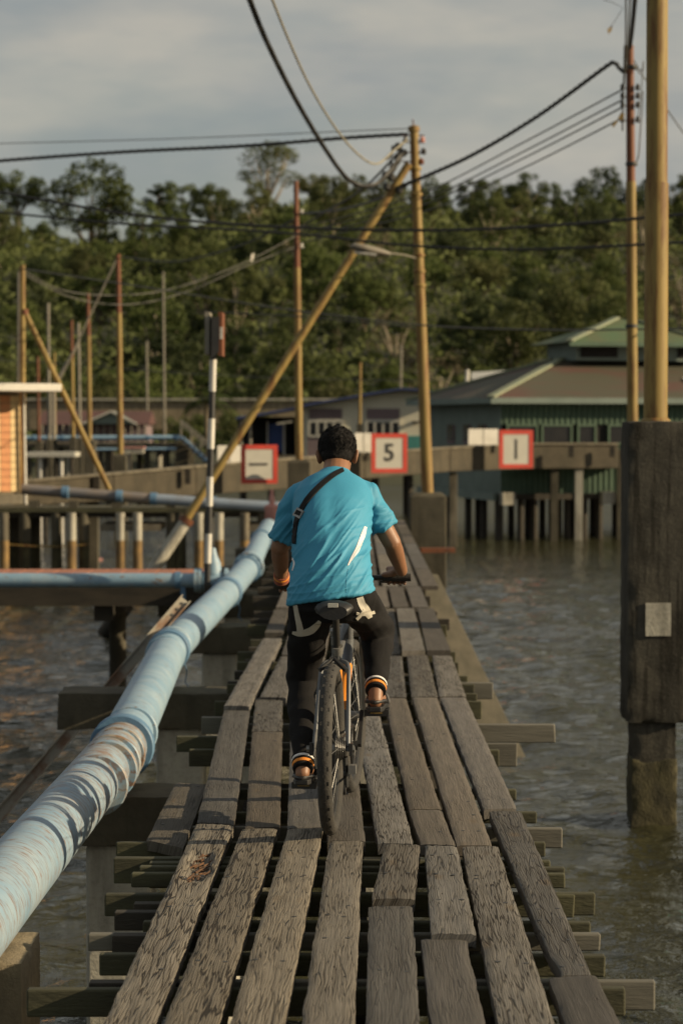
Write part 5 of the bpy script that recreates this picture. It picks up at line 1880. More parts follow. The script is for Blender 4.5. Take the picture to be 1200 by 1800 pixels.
cable('thin grey wire low across the wood above the cream house', [(-20, 632), (120, 640), (300, 655), (480, 664), (660, 668), (780, 668)], 80, 72, 0.015, 'cable_grey')
cable('twisted black cable rising from the right pole top out of the picture', [(1106, 84), (1112, 30), (1118, -40)], 33, 28, 0.030, 'cable', 16)
cable('left one of two thin wires rising above the right pole', [(1096, 150), (1099, 60), (1099, -40)], 33, 28, 0.012, 'cable_grey')
cable('right one of two thin wires rising above the right pole', [(1100, 125), (1104, 50), (1108, -40)], 33, 28, 0.012, 'cable_grey')
cable('slack thin wire hanging between the right pole and the thick yellow pole', [(1112, 104), (1126, 125), (1130, 110), (1124, 180), (1121, 205)], 33, 32.5, 0.008, 'cable_grey')
cable('slack thin wire low beside the rusty section of the right pole', [(1129, 160), (1124, 240), (1121, 275), (1114, 290)], 33, 33, 0.010, 'cable_grey')
cable('thin wire falling to the right edge behind the thick yellow pole', [(1108, 110), (1150, 160), (1180, 205), (1230, 275)], 33, 38, 0.010, 'cable_grey')
# bundle of loops and splices hanging left of the main pole head
bd = thing('cable_splice', tuple(U(690, 300, 37.5)), 'tangle of black cable loops and splices hanging by the head of the main pole', 'cable splice')
for a, b in (((712, 240), (688, 262)), ((690, 256), (676, 280)), ((706, 272), (684, 292)), ((694, 272), (690, 300)), ((700, 268), (682, 310)), ((688, 284), (676, 310))):
    p, q = U(*a, 37.5), U(*b, 37.4)
    mid = p.lerp(q, 0.5) + Vector((0.04, 0, -0.06))
    MB().tube(smooth_path([p, mid, q], 6), 0.02, 6).build('loop', M['cable'], bd, smooth=True)
for px, py in ((675, 308), (686, 312), (678, 328), (697, 258), (700, 334)):
    c = U(px, py, 37.45)
    MB().lathe(c - Vector((0, 0, 0.06)), [(0, 0.03), (0.03, 0.06), (0.10, 0.06), (0.13, 0.025)], (0.3, 0, 1), 8).build('splice_box', M['cable'], bd, smooth=True)
kt = thing('snagged_scrap', tuple(U(1071, 52, 30)), 'small brown scrap dangling on a thread near the right pole top', 'scrap')
MB().tube([U(1060, 0, 30), U(1075, 4, 30), U(1094, 14, 30), U(1074, 46, 30)], 0.004, 5).build('thread', M['cable_grey'], kt)
MB().poly([U(1075, 44, 30), U(1066, 52, 29.97), U(1069, 60, 30.02), U(1075, 53, 30.04)], 0.01, (0, 1, 0)).build('scrap', M['bark'], kt)
# pale plastic scrap caught on the cable
sc_ = thing('plastic_scrap', tuple(U(443, 452, 52)), 'small white plastic scrap caught on the dark cable', 'scrap')
MB().poly([U(440, 460, 52), U(445, 458, 52.05), U(447, 445, 52.0), U(442, 447, 51.95)], 0.015, (0, 1, 0)).build('sheet', M['white'], sc_)

# ------------------------------------------------------------------ bicycle
M['tyre'] = paint('black_rubber_tyre', (0.022, 0.021, 0.019), (0.04, 0.036, 0.03), 0.8, 14, 0.4)
M['frame'] = paint('silver_grey_frame', (0.13, 0.135, 0.145), (0.10, 0.105, 0.11), 0.45, 6, 0.05, metal=0.3)
M['orange'] = paint('orange_frame_decal', (0.75, 0.27, 0.03), (0.65, 0.23, 0.03), 0.4, 6, 0.05)
M['alloy'] = paint('bright_alloy', (0.26, 0.255, 0.24), (0.20, 0.195, 0.185), 0.42, 12, 0.05, metal=0.6)
M['blackmetal'] = paint('black_bike_metal', (0.025, 0.025, 0.025), (0.04, 0.038, 0.035), 0.4, 12, 0.05, metal=0.3)
M['saddle'] = paint('black_saddle', (0.010, 0.010, 0.010), (0.018, 0.017, 0.016), 0.5, 10, 0.1)

R0 = Vector((-0.041, 9.12, DECK + 0.006))
YAW = math.radians(4.6)
BH = Vector((math.sin(YAW), math.cos(YAW), 0))
BR = Vector((math.cos(YAW), -math.sin(YAW), 0))


def bk(f, s, z):
    return R0 + BH * f + BR * s + Vector((0, 0, z))


bike = thing('bicycle', tuple(bk(0.5, 0, 0)), 'grey mountain bicycle with orange accents ridden along the boardwalk', 'bicycle')
WR, TR = 0.345, 0.029
for f, steer, nm in ((0.0, 0.0, 'rear_wheel'), (1.06, math.radians(3.0), 'front_wheel')):
    ax = Matrix.Rotation(-steer, 3, 'Z') @ BR
    c = bk(f, 0, WR)
    wheel = MB().torus(c, WR - TR, TR, ax, 56, 12).build('wheel', M['tyre'], bike, smooth=True)
    # tread knobs
    kn = MB()
    a0 = Vector((0, 0, 1))
    b0 = ax.cross(a0)
    for k in range(72):
        t = 2 * math.pi * k / 72
        d = a0 * math.cos(t) + b0 * math.sin(t)
        tg = -a0 * math.sin(t) + b0 * math.cos(t)
        for off in ((-0.013, 0.013) if k % 2 else (0.0,)):
            p = c + d * (WR - 0.001 - abs(off) * 0.25) + ax * off
            kn.beam(p - tg * 0.008, p + tg * 0.008, 0.010, 0.0025, up=d)
    kn.build('tread', M['tyre'], wheel)
    MB().torus(c, WR - 0.062, 0.012, ax, 48, 8, 1.0).build('rim', M['blackmetal'], wheel, smooth=True)
    hubm = MB().tube([c - ax * 0.05, c + ax * 0.05], 0.022, 12).build('hub', M['alloy'], wheel, smooth=True)
    sp = MB()
    for k in range(28):
        t = 2 * math.pi * k / 28
        d = a0 * math.cos(t) + b0 * math.sin(t)
        t2 = t + (0.5 if k % 4 < 2 else -0.5)
        d2 = a0 * math.cos(t2) + b0 * math.sin(t2)
        s = 0.035 * (1 if k % 2 else -1)
        sp.tube([c + ax * s + d2 * 0.022, c + d * (WR - 0.068)], 0.0012, 4)
    sp.build('spokes', M['alloy'], wheel)
    MB().lathe(c - ax * 0.062, [(0, 0.08), (0.003, 0.08)], ax, 28).build('brake_disc', M['alloy'], wheel)
# frame
BB = bk(0.43, 0, 0.30)
ST = bk(0.285, 0, 0.72)
HT, HB = bk(0.86, 0, 0.84), bk(0.905, 0, 0.70)
MB().tube([BB, ST], 0.017, 12).build('seat_tube', M['frame'], bike, smooth=True)
MB().tube([ST - Vector((0, 0, 0.04)), HT - Vector((0, 0, 0.03))], 0.018, 12).build('top_tube', M['frame'], bike, smooth=True)
dt = MB().tube([BB, HB], 0.024, 12).build('down_tube', M['frame'], bike, smooth=True)
MB().tube([BB.lerp(HB, 0.3), BB.lerp(HB, 0.75)], 0.0248, 12).build('decal', M['orange'], dt, smooth=True)
MB().tube([BB.lerp(ST, 0.35), BB.lerp(ST, 0.8)], 0.0178, 12).build('decal', M['orange'], bike, smooth=True)
MB().tube([HT + Vector((0, 0, 0.03)), HB - Vector((0, 0, 0.03))], 0.022, 12).build('head_tube', M['frame'], bike, smooth=True)
for s in (-1, 1):
    AX = bk(0.0, 0.068 * s, WR)
    path = smooth_path([ST - Vector((0, 0, 0.05)) + BR * 0.018 * s, bk(0.20, 0.052 * s, 0.66), bk(0.12, 0.060 * s, 0.56), AX + Vector((0, 0, 0.01))], 6)
    MB().tube(path, 0.0095, 10).build('seat_stay', M['frame'], bike, smooth=True)
    MB().tube([BB + BR * 0.03 * s, bk(0.30, 0.06 * s, 0.31), AX], [0.013, 0.012, 0.010], 10).build('chain_stay', M['frame'], bike, smooth=True)
    FA = bk(1.06, 0.062 * s, WR)
    MB().tube([bk(0.925, 0.062 * s, 0.71), FA], [0.018, 0.016], 12).build('fork_leg', M['alloy'], bike, smooth=True)
    MB().tube([bk(0.922, 0.062 * s, 0.72), bk(0.912, 0.062 * s, 0.745)], 0.022, 12).build('fork_crown_end', M['alloy'], bike, smooth=True)
    MB().box(AX + BR * 0.012 * s, (0.014, 0.04, 0.05), rz=-YAW).build('dropout', M['blackmetal'], bike)
MB().tube([bk(0.912, -0.07, 0.735), bk(0.912, 0.07, 0.735)], 0.02, 10).build('fork_crown', M['alloy'], bike, smooth=True)
MB().tube([bk(0.075, -0.055, 0.655), bk(0.11, 0, 0.70), bk(0.075, 0.055, 0.655)], 0.011, 8).build('brake_arch', M['blackmetal'], bike, smooth=True)
# seat post, clamp and saddle
SP = bk(0.215, 0, 0.86)
MB().tube([ST, SP], 0.0145, 12).build('seat_post', M['blackmetal'], bike, smooth=True)
MB().lathe(ST, [(-0.02, 0.024), (0.015, 0.024)], SP - ST, 12).build('seat_clamp', M['alloy'], bike, smooth=True)
mb = MB()
sec = []
for t, w, zz in ((-0.13, 0.058, 0.892), (-0.11, 0.078, 0.902), (-0.06, 0.078, 0.905), (0.0, 0.055, 0.899), (0.07, 0.028, 0.897), (0.13, 0.020, 0.895), (0.15, 0.012, 0.889)):
    sec.append((bk(0.215 + t, 0, zz), w))
n0 = len(mb.v)
for p, w in sec:
    for k in range(14):
        a = 2 * math.pi * k / 14
        mb.v.append(p + BR * (math.cos(a) * w) + Vector((0, 0, math.sin(a) * (0.030 if math.sin(a) > 0 else 0.038) * (0.6 + 5 * w if w < 0.08 else 1))))
for i in range(len(sec) - 1):
    for k in range(14):
        k2 = (k + 1) % 14
        mb.f.append((n0 + i * 14 + k, n0 + i * 14 + k2, n0 + (i + 1) * 14 + k2, n0 + (i + 1) * 14 + k))
mb.f.append(tuple(n0 + k for k in reversed(range(14))))
mb.f.append(tuple(n0 + 14 * (len(sec) - 1) + k for k in range(14)))
sd_o = mb.build('saddle', M['saddle'], bike, smooth=True)
MB().box(bk(0.0795, 0, 0.919), (0.04, 0.012, 0.016), rz=-YAW).build('saddle_badge', M['signface'], sd_o)
MB().beam(bk(0.12, 0.02, 0.862), bk(0.3, 0.02, 0.862), 0.007, 0.007).beam(bk(0.12, -0.02, 0.862), bk(0.3, -0.02, 0.862), 0.007, 0.007).build('saddle_rail', M['blackmetal'], sd_o)
# bars, stem, grips
bc = bk(0.90, 0, 0.975)
MB().tube([HT + Vector((0, 0, 0.03)), bk(0.85, 0, 0.92), bc], 0.016, 10).build('stem', M['blackmetal'], bike, smooth=True)
barL, barR = Vector((-0.298, 10.045, DECK + 0.945)), Vector((0.305, 9.99, DECK + 0.985))
MB().tube(smooth_path([barL, bc + (barL - bc) * 0.35, bc, bc + (barR - bc) * 0.35, barR], 5), 0.0125, 10).build('handlebar', M['blackmetal'], bike, smooth=True)
for e in (barL, barR):
    d = (e - bc).normalized()
    MB().tube([e - d * 0.125, e], 0.0175, 12).build('grip', M['tyre'], bike, smooth=True)
    MB().tube([e - d * 0.14, e - d * 0.14 + BH * 0.05 - Vector((0, 0, 0.02)), e - d * 0.05 + BH * 0.07 - Vector((0, 0, 0.03))], 0.006, 6).build('brake_lever', M['blackmetal'], bike, smooth=True)
# cranks, pedals, rings, chain, cassette, derailleur
MB().tube([bk(0.43, -0.07, 0.30), bk(0.43, 0.075, 0.30)], 0.02, 12).build('bottom_bracket', M['blackmetal'], bike, smooth=True)
PL, PR = bk(0.335, -0.075, 0.150), bk(0.525, 0.085, 0.432)
MB().beam(bk(0.43, -0.072, 0.30), PL, 0.016, 0.028, up=BH).build('crank_arm', M['blackmetal'], bike)
MB().beam(bk(0.43, 0.082, 0.30), PR, 0.016, 0.028, up=BH).build('crank_arm', M['blackmetal'], bike)
for p, s in ((PL, -1), (PR, 1)):
    c = p + BR * 0.065 * s
    pd = MB().box(c, (0.095, 0.085, 0.012), rz=-YAW).box(c + Vector((0, 0, 0.010)), (0.095, 0.012, 0.012), rz=-YAW).box(c - BH * 0.042, (0.10, 0.012, 0.028), rz=-YAW).box(c + BH * 0.042, (0.10, 0.012, 0.028), rz=-YAW).box(c + BR * 0.046, (0.012, 0.085, 0.026), rz=-YAW).build('pedal', M['blackmetal'], bike)
    MB().box(c - BH * 0.0495, (0.05, 0.004, 0.006), rz=-YAW).build('reflector', M['yellow'], pd)
MB().torus(bk(0.43, 0.055, 0.30), 0.085, 0.006, BR, 36, 6).build('chainring', M['blackmetal'], bike)
for k in range(6):
    MB().torus(bk(0, 0.022 + 0.0065 * k, WR), 0.058 - 0.006 * k, 0.0035, BR, 24, 5).build('sprocket', M['blackmetal'], bike)
MB().lathe(bk(0, 0.02, WR), [(0, 0.028), (0.038, 0.022)], BR, 12).build('freehub', M['blackmetal'], bike)
ch_path = [bk(0.43, 0.055, 0.385), bk(0, 0.042, WR + 0.04)]
MB().beam(ch_path[0], ch_path[1], 0.007, 0.008).build('chain', M['blackmetal'], bike)
MB().beam(bk(0.43, 0.055, 0.215), bk(-0.0, 0.05, 0.165), 0.007, 0.008).build('chain', M['blackmetal'], bike)
MB().beam(bk(0.0, 0.055, WR - 0.03), bk(0.015, 0.06, 0.19), 0.014, 0.022).build('derailleur_cage', M['blackmetal'], bike)
for z in (0.245, 0.18):
    MB().lathe(bk(0.01, 0.048, z), [(0, 0.021), (0.01, 0.021)], BR, 14).build('jockey_wheel', M['blackmetal'], bike)
MB().box(bk(0.0, 0.085, 0.265), (0.03, 0.05, 0.035), rz=-YAW).build('derailleur_body', M['alloy'], bike)
MB().tube([bk(0.0, -0.085, WR), bk(0.0, -0.10, WR)], 0.014, 8).build('axle_nut', M['alloy'], bike)
MB().tube([bk(0.0, 0.075, WR), bk(0.0, 0.095, WR)], 0.012, 8).build('axle_nut', M['alloy'], bike)
MB().box(bk(0.07, -0.06, WR + 0.07), (0.025, 0.05, 0.06), rz=-YAW).build('brake_caliper', M['blackmetal'], bike)
MB().tube(smooth_path([bk(0.07, -0.065, WR + 0.1), bk(0.16, -0.075, 0.56), bk(0.26, -0.03, 0.68), bk(0.5, -0.02, 0.78)], 6), 0.0035, 6).build('brake_hose', M['blackmetal'], bike)

# ------------------------------------------------------------------ cyclist
M['skin'] = paint('brown_skin', (0.24, 0.118, 0.062), (0.20, 0.095, 0.048), 0.5, 9, 0.08, bscale=220)
M['hair'] = paint('black_hair', (0.007, 0.006, 0.0055), (0.012, 0.010, 0.009), 0.7, 60, 0.6, spec=0.2)
M['shirt'] = paint('turquoise_jersey', (0.048, 0.262, 0.41), (0.042, 0.24, 0.375), 0.6, 5, 0.12, bscale=400, spec=0.3)
M['jersey_white'] = paint('white_jersey_panel', (0.75, 0.72, 0.70), (0.68, 0.66, 0.64), 0.6, 8, 0.1)
M['pants'] = paint('black_joggers', (0.011, 0.0105, 0.0105), (0.016, 0.015, 0.015), 0.9, 6, 0.25, bscale=160, spec=0.15)
M['print'] = paint('pale_print', (0.52, 0.48, 0.40), (0.44, 0.41, 0.34), 0.7, 8, 0.1)
M['band_orange'] = paint('orange_cuff', (0.70, 0.24, 0.025), (0.62, 0.20, 0.02), 0.7, 20, 0.2)
M['strap'] = paint('black_webbing', (0.008, 0.008, 0.008), (0.013, 0.012, 0.012), 0.8, 80, 0.3, spec=0.2)
M['bracelet'] = paint('red_bracelet', (0.30, 0.05, 0.03), (0.22, 0.10, 0.04), 0.6, 30, 0.2)


def rc(mb, p0, r0, p1, r1, seg=16):
    """round cone"""
    p0, p1 = Vector(p0), Vector(p1)
    n = 6
    mb.tube([p0.lerp(p1, k / n) for k in range(n + 1)], [r0 + (r1 - r0) * k / n for k in range(n + 1)], seg)
    mb.ball(p0, r0, 12, 8)
    mb.ball(p1, r1, 12, 8)
    return mb


def loft(mb, secs, seg=36, power=2.4):
    """secs: (centre, half width, half depth, depth axis, tilt of the right side in z)"""
    n0 = len(mb.v)
    for c, hw, hd, ax, tl in secs:
        c, ax = Vector(c), Vector(ax).normalized()
        for k in range(seg):
            a = 2 * math.pi * k / seg
            x = math.copysign(abs(math.cos(a)) ** (2 / power), math.cos(a))
            y = math.copysign(abs(math.sin(a)) ** (2 / power), math.sin(a))
            mb.v.append(c + Vector((x * hw, 0, 0)) + ax * (y * hd) + Vector((0, 0, tl * x)))
    for i in range(len(secs) - 1):
        for k in range(seg):
            k2 = (k + 1) % seg
            mb.f.append((n0 + i * seg + k, n0 + i * seg + k2, n0 + (i + 1) * seg + k2, n0 + (i + 1) * seg + k))
    mb.f.append(tuple(n0 + k for k in reversed(range(seg))))
    e = n0 + (len(secs) - 1) * seg
    mb.f.append(tuple(e + k for k in range(seg)))
    return mb


def remeshed(mb, voxel, iters=4, fn=None):
    """one continuous skin over overlapping shapes; fn(co, normal) moves the points afterwards"""
    me = bpy.data.meshes.new('tmp')
    me.from_pydata([tuple(v) for v in mb.v], [], mb.f)
    bm = bmesh.new()
    bm.from_mesh(me)
    bmesh.ops.remove_doubles(bm, verts=bm.verts, dist=1e-5)
    bmesh.ops.recalc_face_normals(bm, faces=bm.faces)
    bm.to_mesh(me)
    bm.free()
    ob = bpy.data.objects.new('tmp', me)
    COL.objects.link(ob)
    md = ob.modifiers.new('r', 'REMESH')
    md.mode = 'VOXEL'
    md.voxel_size = voxel
    s = ob.modifiers.new('s', 'SMOOTH')
    s.factor = 0.5
    s.iterations = iters
    dg = bpy.context.evaluated_depsgraph_get()
    out = bpy.data.meshes.new_from_object(ob.evaluated_get(dg))
    bpy.data.objects.remove(ob)
    bpy.data.meshes.remove(me)
    if fn:
        nr = [v.normal.copy() for v in out.vertices]
        for v, n in zip(out.vertices, nr):
            v.co = fn(v.co.copy(), n)
        out.update()
    out.polygons.foreach_set('use_smooth', [True] * len(out.polygons))
    return out


def put(name, me, mat, parent=None, loc=None):
    org = Vector(parent['_o']) if parent is not None else Vector(loc)
    me.transform(Matrix.Translation(-org))
    me.materials.clear()
    me.materials.append(M[mat])
    me.name = name
    o = bpy.data.objects.new(name, me)
    COL.objects.link(o)
    o['_o'] = tuple(org)
    if parent is not None:
        o.parent = parent
    else:
        o.location = org
    return o


D = Vector((0, 0, DECK))
def W(x, y, z):
    return Vector((x, y, DECK + z))


shL, shR = W(-0.190, 9.77, 1.345), W(0.110, 9.77, 1.352)
elL, elR = W(-0.266, 9.80, 1.125), W(0.216, 9.76, 1.150)
wrL, wrR = W(-0.262, 9.945, 0.985), W(0.262, 9.905, 1.020)
hipL, hipR = W(-0.125, 9.43, 0.93), W(0.045, 9.43, 0.94)
knL, knR = W(-0.165, 9.72, 0.57), W(0.160, 9.88, 0.76)
anL, anR = bk(0.265, -0.140, 0.245), bk(0.445, 0.150, 0.540)
neck0, Hc = W(-0.027, 9.80, 1.43), W(-0.018, 9.90, 1.535)
hf = Vector((0.03, 0.97, -0.20)).normalized()
hr = Vector((1, -0.03, 0)).normalized()
hu = hr.cross(hf).normalized()
HM = Matrix((hr, hf, hu)).transposed()


def hd(x, y, z):
    return Hc + HM @ Vector((x, y, z))


body = MB()
# head: skull, face, jaw, nose, brow, lips, ears
body.ball(hd(0, -0.005, 0.012), (0.073, 0.092, 0.085), 24, 16, HM)
body.ball(hd(0, 0.035, -0.045), (0.058, 0.062, 0.075), 20, 14, HM)
body.ball(hd(0, 0.072, -0.095), (0.032, 0.028, 0.026), 14, 10, HM)
rc(body, hd(0, 0.090, -0.005), 0.010, hd(0, 0.112, -0.045), 0.014)
for s in (-1, 1):
    body.ball(hd(0.013 * s, 0.100, -0.047), 0.010, 10, 8)
    body.ball(hd(0.030 * s, 0.080, 0.012), (0.022, 0.014, 0.009), 10, 8, HM)
    body.ball(hd(0.076 * s, -0.012, -0.020), (0.010, 0.022, 0.034), 14, 10, HM @ Matrix.Rotation(0.5 * s, 3, 'Z'))
    body.ball(hd(0.084 * s, -0.020, -0.008), (0.007, 0.014, 0.022), 12, 8, HM @ Matrix.Rotation(0.7 * s, 3, 'Z'))
    body.ball(hd(0.042 * s, 0.068, -0.038), (0.018, 0.016, 0.016), 10, 8, HM)
body.ball(hd(0, 0.095, -0.072), (0.023, 0.010, 0.007), 12, 8, HM)
body.ball(hd(0, 0.092, -0.082), (0.020, 0.010, 0.008), 12, 8, HM)
rc(body, hd(0, -0.025, -0.05), 0.056, neck0 - Vector((0, 0.03, 0.02)), 0.062)
# trunk core, arms, legs under the clothes
rc(body, neck0 - Vector((0, 0.04, 0.09)), 0.07, W(-0.04, 9.62, 1.22), 0.09)
rc(body, W(-0.04, 9.62, 1.22), 0.10, W(-0.04, 9.46, 0.98), 0.10)
for sh, el, wr in ((shL, elL, wrL), (shR, elR, wrR)):
    rc(body, neck0 - Vector((0, 0.0, 0.075)), 0.045, sh - Vector((0, 0, 0.01)), 0.044)
    rc(body, sh - Vector((0, 0, 0.01)), 0.046, el, 0.040)
    m1 = el.lerp(wr, 0.3)
    rc(body, el, 0.038, m1, 0.0385)
    rc(body, m1, 0.0385, wr, 0.026)
for hp_, kn_, an_ in ((hipL, knL, anL), (hipR, knR, anR)):
    rc(body, W(-0.04, 9.45, 0.97), 0.09, hp_, 0.075)
    rc(body, hp_, 0.07, kn_, 0.045)
    rc(body, kn_, 0.045, kn_.lerp(an_, 0.35), 0.046)
    rc(body, kn_.lerp(an_, 0.35), 0.044, an_, 0.031)
# feet
for an_, ped, s in ((anL, PL, -1), (anR, PR, 1)):
    fwd = BH
    heel = an_ + Vector((0, 0, -0.065)) - fwd * 0.025
    ball_ = Vector((heel.x, heel.y, 0)) + fwd * 0.19
    solez = ped.z + 0.030
    ball_.z = solez + 0.022
    heel.z = max(heel.z, solez + 0.028)
    rc(body, an_, 0.033, heel, 0.030)
    rc(body, an_ + fwd * 0.02 - Vector((0, 0, 0.01)), 0.030, ball_, 0.026)
    rc(body, heel, 0.028, ball_, 0.028)
    rc(body, heel, 0.026, ball_ + BR * 0.022, 0.022)
    rc(body, heel, 0.026, ball_ - BR * 0.022, 0.022)
    for k in range(5):
        t = (k - 2) * 0.0175
        b0 = ball_ + BR * t
        rc(body, b0, 0.012, b0 + fwd * (0.055 - 0.006 * abs(k - (0 if s > 0 else 4))) - Vector((0, 0, 0.008)), 0.0085 if k != (0 if s > 0 else 4) else 0.011, 10)
# hands closed on the grips
for e, wr, s in ((barL, wrL, -1), (barR, wrR, 1)):
    d = (e - bc).normalized()
    mid = e - d * 0.062
    kx = [mid + d * t for t in (-0.036, -0.012, 0.012, 0.034)]
    for i, k in enumerate(kx):
        L = (0.95, 1.05, 1.0, 0.82)[i if s > 0 else i]
        kn_ = k + Vector((0, 0.010, 0.037))
        rc(body, wr, 0.023, kn_, 0.0135, 10)
        q1 = k + Vector((0, 0.040 * L, 0.010))
        q2 = k + Vector((0, 0.032 * L, -0.020 * L))
        q3 = k + Vector((0, 0.004, -0.028))
        rc(body, kn_, 0.0115, q1, 0.0095, 10)
        rc(body, q1, 0.0095, q2, 0.0088, 10)
        rc(body, q2, 0.0088, q3, 0.0078, 10)
    body.ball(wr.lerp(mid + Vector((0, 0, 0.03)), 0.55), (0.036, 0.04, 0.018), 12, 8)
    th0 = wr.lerp(mid, 0.35) - d * 0.028
    th1 = mid - d * 0.058 + Vector((0, -0.004, 0.012))
    th2 = mid - d * 0.052 + Vector((0, 0.024, -0.012))
    rc(body, th0, 0.016, th1, 0.0125, 10)
    rc(body, th1, 0.0125, th2, 0.0095, 10)
me = remeshed(body, 0.0048, 3)
person = put('person', me, 'skin', loc=W(-0.04, 9.5, 0))
tag(person, 'cyclist seen from behind in turquoise shirt and black joggers riding the bicycle', 'person')
for s in (-1, 1):
    MB().ball(hd(0.030 * s, 0.085, -0.003), (0.013, 0.008, 0.008), 12, 8, HM).build('eye', M['jersey_white'], person, smooth=True)
    MB().ball(hd(0.030 * s, 0.0905, -0.003), 0.0048, 8, 6).build('pupil', M['hair'], person, smooth=True)
    MB().beam(hd(0.014 * s, 0.094, 0.016), hd(0.046 * s, 0.080, 0.016), 0.004, 0.006).build('eyebrow', M['hair'], person)

# hair: cropped cap with a soft uneven surface, hairline at the nape
hb_ = MB()
hb_.ball(hd(0, -0.008, 0.022), (0.083, 0.101, 0.090), 28, 18, HM)
hb_.ball(hd(0, -0.046, -0.012), (0.069, 0.056, 0.050), 22, 14, HM)


def hairfn(co, n):
    l = HM.transposed() @ (co - Hc)
    k = 0.0022 * noise.noise(co * 60) + 0.0008 * noise.noise(co * 150)
    if l.z > 0.05:
        k += 0.005 * abs(noise.noise(co * 40))
    p = co + n * k
    if l.y > 0.055 and l.z < 0.045:
        p = p - HM @ Vector((0, (l.y - 0.055) * 1.2 + 0.0, 0))
    return p


hair = put('hair', remeshed(hb_, 0.004, 2, hairfn), 'hair', person)
tf = MB()
for k in range(5000):
    v = Vector((random.gauss(0, 1), random.gauss(0, 1), random.gauss(0.35, 0.8))).normalized()
    l = Vector((v.x * 0.083, v.y * 0.101 - 0.008, v.z * 0.090 + 0.022))
    if l.y > 0.05 and l.z < 0.05 or l.z < -0.03:
        continue
    p = Hc + HM @ l
    up_ = max(0.0, v.z)
    dn = (HM @ (v * (0.25 + 0.6 * up_) + Vector((random.gauss(0, .35), random.gauss(0, .35) + 0.3 * up_, -0.8 * (1 - up_) + random.gauss(0, .2))))).normalized()
    w = dn.cross(Vector((random.random(), random.random(), random.random()))).normalized() * 0.0011
    tf.poly([p - w - dn * 0.003, p + w - dn * 0.003, p + dn * random.uniform(0.006, 0.013)])
tf.build('hair_tufts', M['hair'], hair, fix=False)

# shirt
A_ = lambda t: Vector((0, math.cos(t), -math.sin(t)))
sh = MB()
loft(sh, [((-0.046, 9.425, DECK + 0.928), 0.184, 0.128, A_(0.10), 0.026), ((-0.046, 9.435, DECK + 0.965), 0.180, 0.130, A_(0.15), 0.020), ((-0.044, 9.46, DECK + 1.03), 0.168, 0.124, A_(0.3), 0.01),
          ((-0.042, 9.525, DECK + 1.12), 0.162, 0.128, A_(0.5), 0), ((-0.041, 9.59, DECK + 1.20), 0.162, 0.130, A_(0.6), 0), ((-0.04, 9.665, DECK + 1.285), 0.170, 0.128, A_(0.62), 0),
          ((-0.038, 9.72, DECK + 1.355), 0.168, 0.10, A_(0.6), 0), ((-0.034, 9.765, DECK + 1.41), 0.135, 0.08, A_(0.55), 0), ((-0.030, 9.785, DECK + 1.440), 0.078, 0.066, A_(0.5), 0),
          ((-0.028, 9.80, DECK + 1.452), 0.066, 0.062, A_(0.5), 0)], 40, 1.95)
slL, slR = shL.lerp(elL, 0.86), shR.lerp(elR, 0.72)
for s0, s1, rr in ((shL, slL, 0.062), (shR, slR, 0.059)):
    n = 8
    sh.tube([s0.lerp(s1, k / n) for k in range(n + 1)], [0.060 + (rr - 0.060) * k / n for k in range(n + 1)], 20)
    sh.ball(s0, 0.060, 16, 10)
    rc(sh, Vector((-0.035, 9.745, DECK + 1.365)), 0.088, s0, 0.060)
    rc(sh, Vector((-0.03, 9.775, DECK + 1.40)), 0.066, s0 + Vector((0, 0, 0.004)), 0.056)


def shirtfn(co, n):
    c = co - W(-0.04, 9.55, 1.1)
    zz = co.z - DECK
    # pulled folds that run from the left hip up to the right shoulder, and gathers above the hem
    q_, t_ = -0.77 * c.x + 0.64 * c.z, 0.64 * c.x + 0.77 * c.z
    w1 = 1 - min(1.0, abs(noise.noise(Vector((q_ * 26, t_ * 4.2, 1.7)))) * 3.0)
    w2 = 1 - min(1.0, abs(noise.noise(Vector((q_ * 48, t_ * 7.0, 8.3)))) * 3.2)
    band = max(0, 1 - abs(zz - 1.11) / 0.26)
    fold = band * (0.0095 * w1 * w1 + 0.0045 * w2 * w2)
    hz_ = 1 - min(1.0, abs(noise.noise(Vector((c.x * 5, c.z * 30 - c.x * 6, 4.1)))) * 3.0)
    g = max(0, 1 - abs(zz - 0.985) / 0.10) * 0.006 * hz_ * hz_ + max(0, 1 - abs(zz - 1.25) / 0.08) * max(0, min(1, (c.x + 0.02) / 0.08)) * 0.006 * hz_ * hz_
    sl = 0.0
    if abs(co.x + 0.04) > 0.17 and zz > 1.08:
        sl = 0.004 * math.sin((c.z + abs(c.x) * 0.8) * 70 + 3 * noise.noise(co * 10))
    up = 0.0025 * noise.noise(Vector((co.x * 9, co.y * 9, co.z * 14)))
    # flat valley between the shoulder blades
    val = -0.010 * math.exp(-((co.x + 0.035) / 0.035) ** 2) * max(0, 1 - abs(zz - 1.27) / 0.16) * (1 if n.y < 0 else 0)
    bl = 0.005 * (math.exp(-((co.x + 0.11) / 0.05) ** 2) + math.exp(-((co.x - 0.045) / 0.05) ** 2)) * max(0, 1 - abs(zz - 1.30) / 0.13) * (1 if n.y < 0 else 0)
    return co + n * (fold + g + sl + up + val + bl)


sh_me = remeshed(sh, 0.005, 18, shirtfn)
sh_bvh = BVHTree.FromPolygons([v.co.copy() for v in sh_me.vertices], [tuple(p.vertices) for p in sh_me.polygons])
shirt = put('shirt', sh_me, 'shirt', person)

